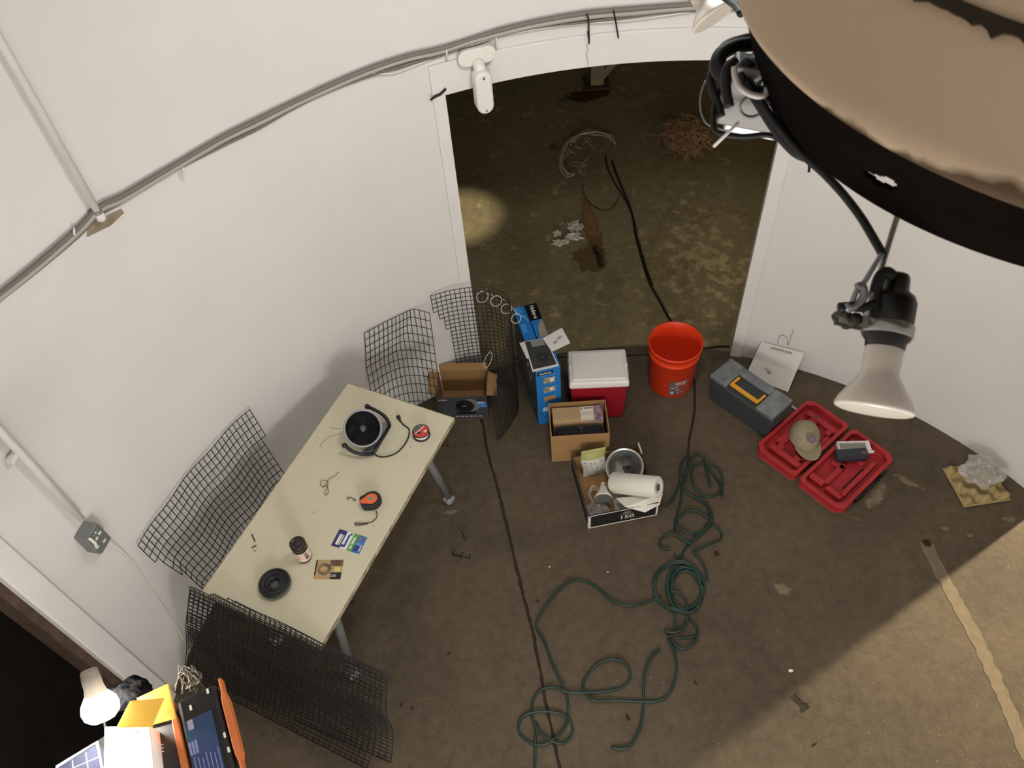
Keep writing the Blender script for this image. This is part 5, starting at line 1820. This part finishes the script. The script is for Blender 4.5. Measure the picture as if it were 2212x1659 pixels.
# flood lamps
M_BULB2 = mat('frosted_cream_bulb', (226, 219, 208), 0.3, spec=0.6)


def flood_lamp(label, axis_px, d0, d1, group='flood lamps hung on the drum', hang=None, light_on=False):
    """axis_px: socket top pixel, face centre pixel at depths d0, d1"""
    a, b = dep(*axis_px[0], d0), dep(*axis_px[1], d1)
    ax_ = (b - a).normalized()
    side = WB @ Vector((1, 0, 0))
    m = frame(a, side, ax_)
    t = thing('flood_lamp', label, 'lamp', group=group, mtx=m)
    L = (b - a).length
    # socket
    MB().lathe([(0.0001, -0.004), (0.013, -0.004), (0.015, 0.0), (0.016, 0.016), (0.024, 0.022), (0.0275, 0.03), (0.0275, L * .47), (0.0235, L * .50), (0.0225, L * .55), (0.0001, L * .55)], 28).build('socket', M_BLACK, t)
    k = L / 0.162
    pr = [(0.0205, 0.53), (0.022, 0.56), (0.022, 0.66), (0.0205, 0.72), (0.0225, 0.76), (0.032, 0.85), (0.042, 0.95), (0.0450, 1.0), (0.0445, 1.02), (0.041, 1.03)]
    bb_ = MB().lathe([(r, z * L) for r, z in pr], 40).build('bulb', M_BULB2, t)
    MB().lathe([(0.041, 1.03 * L), (0.03, 1.04 * L), (0.0001, 1.05 * L)], 40).build('bulb_face', mat('lit_face', (255, 250, 240), 0.3, emit=(255, 248, 236), estr=30.0) if light_on else mat('bulb_face_off', (206, 198, 184), 0.3), bb_)
    return t, m, L


t, m, L = flood_lamp('black-socketed flood lamp with cream bulb and silver clamp, hanging at right', ((1938, 600), (1888, 880)), 1.0, 0.985)
mb = MB()
mb.lathe([(0.0278, 0.36 * L), (0.0295, 0.365 * L), (0.0295, 0.45 * L), (0.0278, 0.455 * L)], 32)
mb.build('clamp_band', M_STEEL, t)
mb = MB()
mb.box(-0.062, -0.020, -0.010, 0.010, 0.355 * L, 0.365 * L).box(-0.062, -0.020, -0.010, -0.008, 0.365 * L, 0.44 * L).box(-0.062, -0.020, 0.008, 0.010, 0.365 * L, 0.44 * L)
mb.build('clamp_arm', M_STEEL, t)
mb = MB().tube([(-0.045, -0.016, 0.40 * L), (-0.045, 0.016, 0.40 * L)], 0.008, 8).tube([(-0.058, -0.014, 0.37 * L), (-0.058, 0.014, 0.37 * L)], 0.007, 6)
mb.build('clamp_bolt', mat('dark_bolt', (70, 68, 62), 0.4, 0.6), t)
mb = MB()
for y0, y1, x0, x1 in ((0.60, 0.615, -0.009, 0.004), (0.60, 0.612, 0.009, 0.016), (0.64, 0.66, -0.001, 0.003), (0.64, 0.655, 0.010, 0.015)):
    mb.lathe([(0.02225, y0 * L), (0.02225, y1 * L)], 4, a0=-90 + x0 * 2600, a1=-90 + x1 * 2600)
mb.build('bulb_print', mat('bulb_print_grey', (130, 122, 112), 0.6), t.children[1])
mi_ = m.inverted()
mb = MB()
ph = dep(1945, 445, 1.005)
mb.tube([mi_ @ ph, mi_ @ dep(1922, 520, 1.0), mi_ @ dep(1895, 610, 0.985), mi_ @ dep(1876, 668, 0.98), mi_ @ dep(1868, 680, 0.98)], 0.0036, 6)
mb.build('hanger_strap', M_STEEL, t)
mb = MB().tube(crom([mi_ @ dep(u, v, 0.982) for u, v in [(1905, 548), (1885, 580), (1868, 608), (1850, 630), (1840, 655), (1830, 675)]], 5), 0.0032, 6)
mb.tube(crom([mi_ @ dep(u, v, 0.978) for u, v in [(1850, 620), (1862, 618), (1866, 640), (1850, 660), (1832, 665), (1826, 655)]], 5), 0.005, 6)
mb.build('lever', M_GREY, t)
mb = MB().tube(crom([mi_ @ dep(u, v, 0.98) for u, v in [(1812, 664), (1840, 662), (1868, 664), (1892, 655)]], 4), 0.006, 8)
mb.tube(crom([mi_ @ dep(u, v, 0.985) for u, v in [(1895, 690), (1890, 640), (1900, 600), (1915, 588), (1930, 598)]], 5), 0.007, 8)
mb.build('lamp_lead', M_RUBBER, t)
t2, m2, L2 = flood_lamp('white flood lamp cropped at the top edge of the picture, left of the drum', ((1478, -75), (1543, 35)), 1.50, 1.50)
MB().tube(crom([m2.inverted() @ dep(u, v, d) for u, v, d in [(1480, -78, 1.5), (1530, -30, 1.45), (1575, 2, 1.40), (1592, 16, 1.34), (1600, 30, 1.30)]], 5), 0.006, 8).build('lamp_lead', M_RUBBER, t2)

# junction box hung on a rod
jt = dep(1640, 55, 1.18)
jb = dep(1632, 205, 1.12)
jm = frame(dep(1634, 207, 1.12), WB @ Vector((1, 0.05, 0.1)), (CAM - dep(1634, 207, 1.12)).normalized() + Vector((0.15, 0.2, -0.5)))
jx = thing('junction_box', 'grey square junction box hanging under the left of the drum among black cables', 'junction box', mtx=jm)
ji = jm.inverted()
MB().box(-0.042, 0.042, -0.040, 0.044, -0.028, 0.014).build('housing', M_GREYP, jx, bevel=0.005)
MB().box(-0.043, 0.043, -0.041, 0.045, 0.014, 0.019).build('cover', mat('junction_cover', (126, 122, 118), 0.45, 0.3), jx, bevel=0.003)
MB().lathe([(0.017, 0.019), (0.017, 0.021), (0.0145, 0.021), (0.0145, 0.0192)], 24, M=Matrix.Translation((-0.004, -0.006, 0))).build('knockout', M_GREYP, jx)
MB().box(-0.030, 0.043, -0.052, -0.040, -0.02, 0.016).build('lower_lip', M_STEEL, jx, bevel=0.002)
MB().tube([ji @ jt, ji @ dep(1638, 100, 1.15), ji @ dep(1636, 150, 1.115)], 0.0085, 10).build('rod', M_STEEL, jx)
MB().lathe([(0.0001, -0.014), (0.019, -0.014), (0.021, 0.0), (0.016, 0.014), (0.0001, 0.016)], 20, M=Matrix.Translation(ji @ dep(1638, 152, 1.10))).build('hub_fitting', mat('dark_fitting', (54, 54, 54), 0.35, 0.4), jx)


def px_tube(lst, r, d0, d1, n=6):
    k = len(lst)
    return crom([dep(u, v, d0 + (d1 - d0) * i / (k - 1)) for i, (u, v) in enumerate(lst)], n)


mb = MB()
mb.tube(px_tube([(1625, 95), (1590, 100), (1560, 115), (1548, 140), (1560, 165), (1590, 172), (1620, 165), (1650, 175)], 0, 1.13, 1.09), 0.010, 10)
mb.tube(px_tube([(1640, 80), (1600, 88), (1570, 100), (1556, 125), (1565, 155), (1600, 180), (1640, 190), (1680, 180)], 0, 1.14, 1.09), 0.008, 10)
mb.tube(px_tube([(1550, 130), (1540, 150), (1535, 180), (1548, 215), (1558, 250)], 0, 1.13, 1.12), 0.006, 8)
mb.tube(px_tube([(1590, 130), (1570, 150), (1568, 190), (1575, 230)], 0, 1.09, 1.09), 0.007, 8)
mb.tube(px_tube([(1660, 120), (1690, 150), (1690, 190), (1660, 215), (1620, 195), (1600, 160), (1620, 130)], 0, 1.12, 1.08), 0.008, 10)
tag(mb.build('cable_coil', M_RUBBER), 'coil of thick black cable looped round the rod above the junction box', 'cable')
mb = MB()
mb.tube(px_tube([(1612, 180), (1640, 225), (1665, 265), (1690, 300), (1720, 330), (1752, 342), (1800, 350), (1840, 352)], 0, 1.08, 1.06), 0.0065, 10)
mb.tube(px_tube([(1615, 175), (1650, 230), (1690, 285), (1730, 330), (1780, 375), (1822, 420), (1860, 470), (1890, 520), (1908, 552)], 0, 1.085, 0.985), 0.0052, 10)
tag(mb.build('lamp_cable', M_RUBBER), 'thick black cable from the junction box to the near flood lamp', 'cable')
tag(MB().tube(px_tube([(1570, 170), (1552, 200), (1540, 250), (1548, 285), (1600, 295), (1660, 292), (1700, 310)], 0, 1.13, 1.10), 0.0038, 8).build('thin_cable', M_RUBBER), 'thinner black cable sagging under the junction box', 'cable')
tag(MB().tube(px_tube([(1524, 175), (1514, 205), (1514, 240), (1528, 268), (1560, 280), (1580, 282)], 0, 1.13, 1.12), 0.0012, 6).build('fine_wire', M_GREY), 'fine shiny wire arc left of the junction box', 'wire')
tag(MB().tube(px_tube([(1586, 145), (1588, 165), (1600, 190), (1625, 205), (1650, 207), (1658, 190)], 0, 1.07, 1.07), 0.0042, 8).build('cable_tie', mat('tie_white', (200, 194, 186), 0.4)), 'white cable tie curved round the black cables on the junction box', 'cable tie')
tag(MB().tube([dep(1596, 264, 1.07), dep(1541, 317, 1.09)], 0.0022, 6).build('tie_tail', M_WHITE), 'straight white tail of a cable tie sticking out lower left of the junction box', 'cable tie')
tag(MB().tube(px_tube([(1745, 345), (1748, 360), (1747, 372)], 0, 1.06, 1.06), 0.0018, 6).build('tie_stub', M_RUBBER), 'short black tie stub on the lamp cable', 'cable tie')

# ================================================================== SHELF STACK AT LOWER LEFT (close under the camera)
SZ = 1.75
M_SHELF = mat('black_shelf', (18, 17, 16), 0.7)
sv = thing('tall_stand', 'black tall stand carrying the lit clutter at lower left', 'stand', at(340, 1690, 0))
svo = at(340, 1690, SZ)
sv.location = (svo.x, svo.y, 0)
SI = Matrix.Translation((-svo.x, -svo.y, 0))
P = [at(u, v, SZ) for u, v in [(248, 1575), (470, 1575), (505, 1700), (520, 1900), (140, 1900), (150, 1640)]]
mb = MB()
top = [SI @ p for p in P]
mb.add([Vector((p.x, p.y, SZ - 0.02)) for p in top] + [Vector((p.x, p.y, SZ - 0.0005)) for p in top], [(5, 4, 3, 2, 1, 0), (6, 7, 8, 9, 10, 11)] + [(i, (i + 1) % 6, 6 + (i + 1) % 6, 6 + i) for i in range(6)])
mb.build('shelf_board', M_SHELF, sv)
for u, v in ((200, 1760), (440, 1760), (500, 1880), (170, 1880)):
    p = SI @ at(u, v, SZ - 0.02)
    MB().box(p.x - .012, p.x + .012, p.y - .012, p.y + .012, 0, SZ - 0.02).build('leg', M_SHELF, sv)

# power pack with orange grips and blue label
p0, p1 = at(421, 1494, SZ + 0.09), at(466, 1690, SZ + 0.09)
pm = frame(((p0.x + p1.x) / 2, (p0.y + p1.y) / 2, SZ), p1 - p0)
pp = thing('power_pack', 'black power pack with orange side grips and a blue label, at lower left', 'power pack', mtx=pm)
plen = (p1 - p0).length
hw = 0.052
fy = pm.inverted() @ at(520, 1600, SZ + 0.09)
rs = 1 if fy.y > 0 else -1
M_PP = mat('power_pack_black', (16, 16, 18), 0.35)
MB().box(-plen / 2, plen / 2, -hw, hw, 0, 0.085).build('case', M_PP, pp, bevel=0.010, seg=3)
lb = MB().box(-plen / 2 + 0.065, plen / 2 - 0.01, -hw + 0.008 if rs > 0 else -hw + 0.024, hw - 0.024 if rs > 0 else hw - 0.008, 0.0852, 0.0866).build('label', mat('label_deep_blue', (44, 54, 104), 0.4, c2=(26, 62, 92), scale=14), pp)
M_LIL = mat('label_print_lilac', (120, 126, 176), 0.5)
ly = -rs * (hw - 0.016)
MB().box(-plen / 2 + 0.066, -plen / 2 + 0.092, min(ly, ly + rs * 0.014), max(ly, ly + rs * 0.014), 0.0866, 0.0872).build('white_sticker', mat('grey_sticker', (150, 152, 166), 0.5), lb)
for k in range(7):
    y_ = -rs * hw * 0.72 + rs * 0.010 * k
    MB().box(plen / 2 - 0.085 + 0.006 * (k % 3), plen / 2 - 0.02, y_ - 0.0012, y_ + 0.0012, 0.0866, 0.0871).build('print_line', M_LIL, lb)
for k in range(3):
    y_ = -rs * hw * 0.80 + rs * 0.008 * k
    MB().box(plen / 2 - 0.125, plen / 2 - 0.09, y_ - 0.003, y_ + 0.003, 0.0866, 0.0871).build('print_line', M_LIL, lb)
M_GRIP = mat('orange_grip', (206, 112, 54), 0.5)
for s in (1, -1):
    mb = MB()
    y_ = s * (hw + 0.013)
    n_ = 14
    secs = []
    for i in range(n_ + 1):
        x = -plen / 2 - 0.01 + (plen + 0.02) * i / n_
        t = abs(i / n_ - 0.5) * 2
        wdt = 0.011 if t < 0.55 else (0.011 - 0.006 * min(1, (t - 0.55) / 0.15))
        secs.append((x, wdt))
    vs, fs = [], []
    for x, wd in secs:
        vs += [(x, y_ - wd, 0.055), (x, y_ + wd, 0.055), (x, y_ + wd * .8, 0.085), (x, y_ - wd * .8, 0.085)]
    for i in range(n_):
        for k in range(4):
            fs.append((4 * i + k, 4 * i + 4 + k, 4 * i + 4 + (k + 1) % 4, 4 * i + (k + 1) % 4))
    fs += [(0, 1, 2, 3), (4 * n_ + 3, 4 * n_ + 2, 4 * n_ + 1, 4 * n_)]
    mb.add(vs, fs)
    mb.build('grip', M_GRIP, pp, bevel=0.003)
    for x in (-plen / 2 + 0.03, plen / 2 - 0.03):
        MB().box(x - 0.010, x + 0.010, min(s * hw * .9, y_), max(s * hw * .9, y_), 0.055, 0.072).build('grip_mount', M_PP, pp)
mb = MB()
for x, y_ in ((-plen / 2 + 0.035, -rs * 0.02), (0.02, rs * 0.045), (0.06, rs * 0.046), (-plen / 2 + 0.012, rs * 0.03)):
    mb.box(x - 0.007, x + 0.007, y_ - 0.003, y_ + 0.003, 0.0852, 0.0862)
mb.build('indicator_marks', M_WHITE, pp)
# wire bundle beyond the pack
mb = MB()
rnd = random.Random(5)
for k in range(12):
    a = (rnd.uniform(378, 430), rnd.uniform(1478, 1500))
    b = (rnd.uniform(385, 415), rnd.uniform(1436, 1458))
    c_ = (rnd.uniform(405, 440), rnd.uniform(1448, 1475))
    e = (rnd.uniform(400, 445), rnd.uniform(1478, 1490))
    mb.tube(crom([at(a[0], a[1], SZ + .05), at(b[0], b[1], SZ + .10), at(c_[0], c_[1], SZ + .10), at(e[0], e[1], SZ + .06)], 6), 0.0016, 6)
mb.tube(crom([at(u, v, SZ + .09) for u, v in [(392, 1490), (398, 1450), (405, 1415), (408, 1402)]], 6), 0.0012, 6)
tag(mb.build('wire_bundle', mat('grey_beige_wire', (92, 84, 70), 0.6)), 'bundle of thin pale wires looping up behind the black power pack', 'wire')

# yellow envelopes
M_ENV = mat('manila_yellow', (226, 176, 62), 0.7)
P = [at(u, v, z) for u, v, z in [(296, 1508, SZ + .13), (364, 1476, SZ + .15), (381, 1552, SZ + .12), (330, 1566, SZ + .10)]]
tag(MB().add(P, [(0, 1, 2, 3)]).build('envelope', M_ENV, solid=0.006, bevel=0.001), 'yellow padded envelope at the back, touching the power pack', 'envelope', 'yellow envelopes under the lit lamp')
P = [at(u, v, z) for u, v, z in [(282, 1514, SZ + .165), (355, 1508, SZ + .165), (329, 1570, SZ + .135), (252, 1572, SZ + .135)]]
tag(MB().add(P, [(0, 1, 2, 3)]).build('envelope', M_ENV, solid=0.006, bevel=0.001), 'brightly lit yellow envelope in front, over the white carton', 'envelope', 'yellow envelopes under the lit lamp')
# white carton lit by the lamp
P = [at(u, v, SZ + 0.12) for u, v in [(225, 1570), (325, 1566), (338, 1690), (222, 1690)]]
cc = sum(P, Vector()) / 4
wc = thing('white_carton', 'white carton glaring under the lit lamp at lower left', 'box', (cc.x, cc.y, SZ))
Q = [p - Vector((cc.x, cc.y, 0)) for p in P]
mb = MB().add([Vector((p.x, p.y, 0)) for p in Q] + [Vector((p.x, p.y, 0.12)) for p in Q], [(3, 2, 1, 0), (4, 5, 6, 7), (0, 1, 5, 4), (1, 2, 6, 5), (2, 3, 7, 6), (3, 0, 4, 7)])
mb.build('carton_body', mat('bright_white_card', (244, 242, 236), 0.7), wc, bevel=0.004)
mb = MB()
for a, b in ((0.42, 0.12), (0.55, 0.08), (0.70, 0.10)):
    q = bil([Vector((p.x, p.y, 0.121)) for p in Q], a, b)
    mb.box(q.x - .006, q.x + .006, q.y - .002, q.y + .002, 0.1202, 0.1208)
mb.build('print_marks', mat('pale_grey_print', (170, 170, 170), 0.7), wc)
# black pack right of the carton (grey cell with vents)
P = [at(u, v, SZ + 0.06) for u, v in [(332, 1572), (378, 1560), (396, 1690), (344, 1690)]]
cc = sum(P, Vector()) / 4
gp = thing('tool_charger', 'dark grey vented charger wedged between the white carton and the power pack', 'charger', (cc.x, cc.y, SZ))
Q = [p - Vector((cc.x, cc.y, 0)) for p in P]
mb = MB().add([Vector((p.x, p.y, 0)) for p in Q] + [Vector((p.x, p.y, 0.06)) for p in Q], [(3, 2, 1, 0), (4, 5, 6, 7), (0, 1, 5, 4), (1, 2, 6, 5), (2, 3, 7, 6), (3, 0, 4, 7)])
mb.build('case', mat('charger_dark', (44, 43, 44), 0.5), gp, bevel=0.004)
mb = MB()
for k in range(3):
    q0 = bil([Vector((p.x, p.y, 0.061)) for p in Q], .02, .36 + .06 * k)
    q1 = bil([Vector((p.x, p.y, 0.061)) for p in Q], .35, .34 + .06 * k)
    mb.tube([q0, q1], 0.0018, 5)
mb.build('vents', M_WHITE, gp)
# black bag
crumple('black_bag', 'lumpy black bag behind the lit lamp at lower left', 'bag', Matrix.Translation(at(292, 1512, SZ)) @ Matrix.Rotation(0.5, 4, 'Z'), 0.058, 0.036, 0.055, mat('black_bag_cloth', (10, 10, 11), 0.95, spec=0.1), 5.5, amp=0.22, freq=6, part='cloth')
# clear organiser box
P = [at(u, v, SZ + 0.02) for u, v in [(126, 1652), (206, 1606), (222, 1625), (228, 1720), (118, 1720)]]
Pc = [at(u, v, SZ + 0.05) for u, v in [(122, 1655), (208, 1603), (232, 1720), (116, 1720)]]
cc = sum(Pc, Vector()) / 4
og = thing('organiser_box', 'clear plastic compartment organiser at the bottom edge left of the white carton', 'organiser', (cc.x, cc.y, SZ))
Q = [p - Vector((cc.x, cc.y, SZ + .05)) for p in Pc]
M_ORG = mat('clear_bluish_plastic', (96, 102, 128), 0.25, alpha=0.35)
mb = MB().add([Vector((p.x * .94, p.y * .94, 0.001)) for p in Q] + [Vector((p.x * .96, p.y * .96, 0.045)) for p in Q], [(3, 2, 1, 0), (0, 1, 5, 4), (1, 2, 6, 5), (2, 3, 7, 6), (3, 0, 4, 7), (4, 5, 6, 7)])
mb.build('tray', M_ORG, og)
mb = MB().tube([Vector((p.x, p.y, 0.047)) for p in Q], 0.0042, 8, closed=True)
mb.build('rim', M_WHITE, og)
mb = MB()
for a in (.35, .68):
    mb.tube([bil([Vector((p.x, p.y, 0.040)) for p in Q], a, 0.03), bil([Vector((p.x, p.y, 0.040)) for p in Q], a, .97)], 0.0014, 6)
for b in (.25, .55):
    mb.tube([bil([Vector((p.x, p.y, 0.040)) for p in Q], .03, b), bil([Vector((p.x, p.y, 0.040)) for p in Q], .97, b)], 0.0014, 6)
mb.build('dividers', M_WHITE, og)

# lit lamp on a thin black stalk
la, lb_ = dep(192, 1452, 2.12), dep(220, 1540, 2.12)
lax = (lb_ - la).normalized()
lmx = frame(la, WB @ Vector((1, 0, 0)), lax)
LL = (lb_ - la).length
tl = thing('lit_lamp', 'switched-on lamp with grey neck, glaring white at lower left', 'lamp', mtx=lmx)
mli = lmx.inverted()
MB().lathe([(0.0001, -0.006), (0.018, -0.006), (0.021, -0.002), (0.023, 0.016), (0.0235, 0.018), (0.0235, 0.040), (0.028, LL * .55)], 28).build('neck', mat('warm_grey_neck', (150, 142, 130), 0.5), tl)
MB().lathe([(0.028, LL * .54), (0.042, LL * .72), (0.046, LL * .88), (0.042, LL * 1.04), (0.028, LL * 1.16), (0.0001, LL * 1.2)], 32).build('lit_bulb', mat('lit_bulb_glow', (255, 252, 246), 0.3, emit=(255, 249, 240), estr=130.0), tl)
MB().tube(crom([mli @ dep(203, 1485, 2.13), mli @ dep(208, 1505, 2.18), mli @ dep(215, 1528, 2.24), mli @ at(238, 1605, SZ + 0.002)], 8), 0.004, 8).build('stalk', M_RUBBER, tl)
lp = la + lax * (LL * 1.28)
light('lit_lamp_beam', 'SPOT', lp, 16, (1.0, 0.98, 0.95), target=at(262, 1640, SZ + .12), shadow_soft_size=0.03, spot_size=R_(100), spot_blend=0.9)
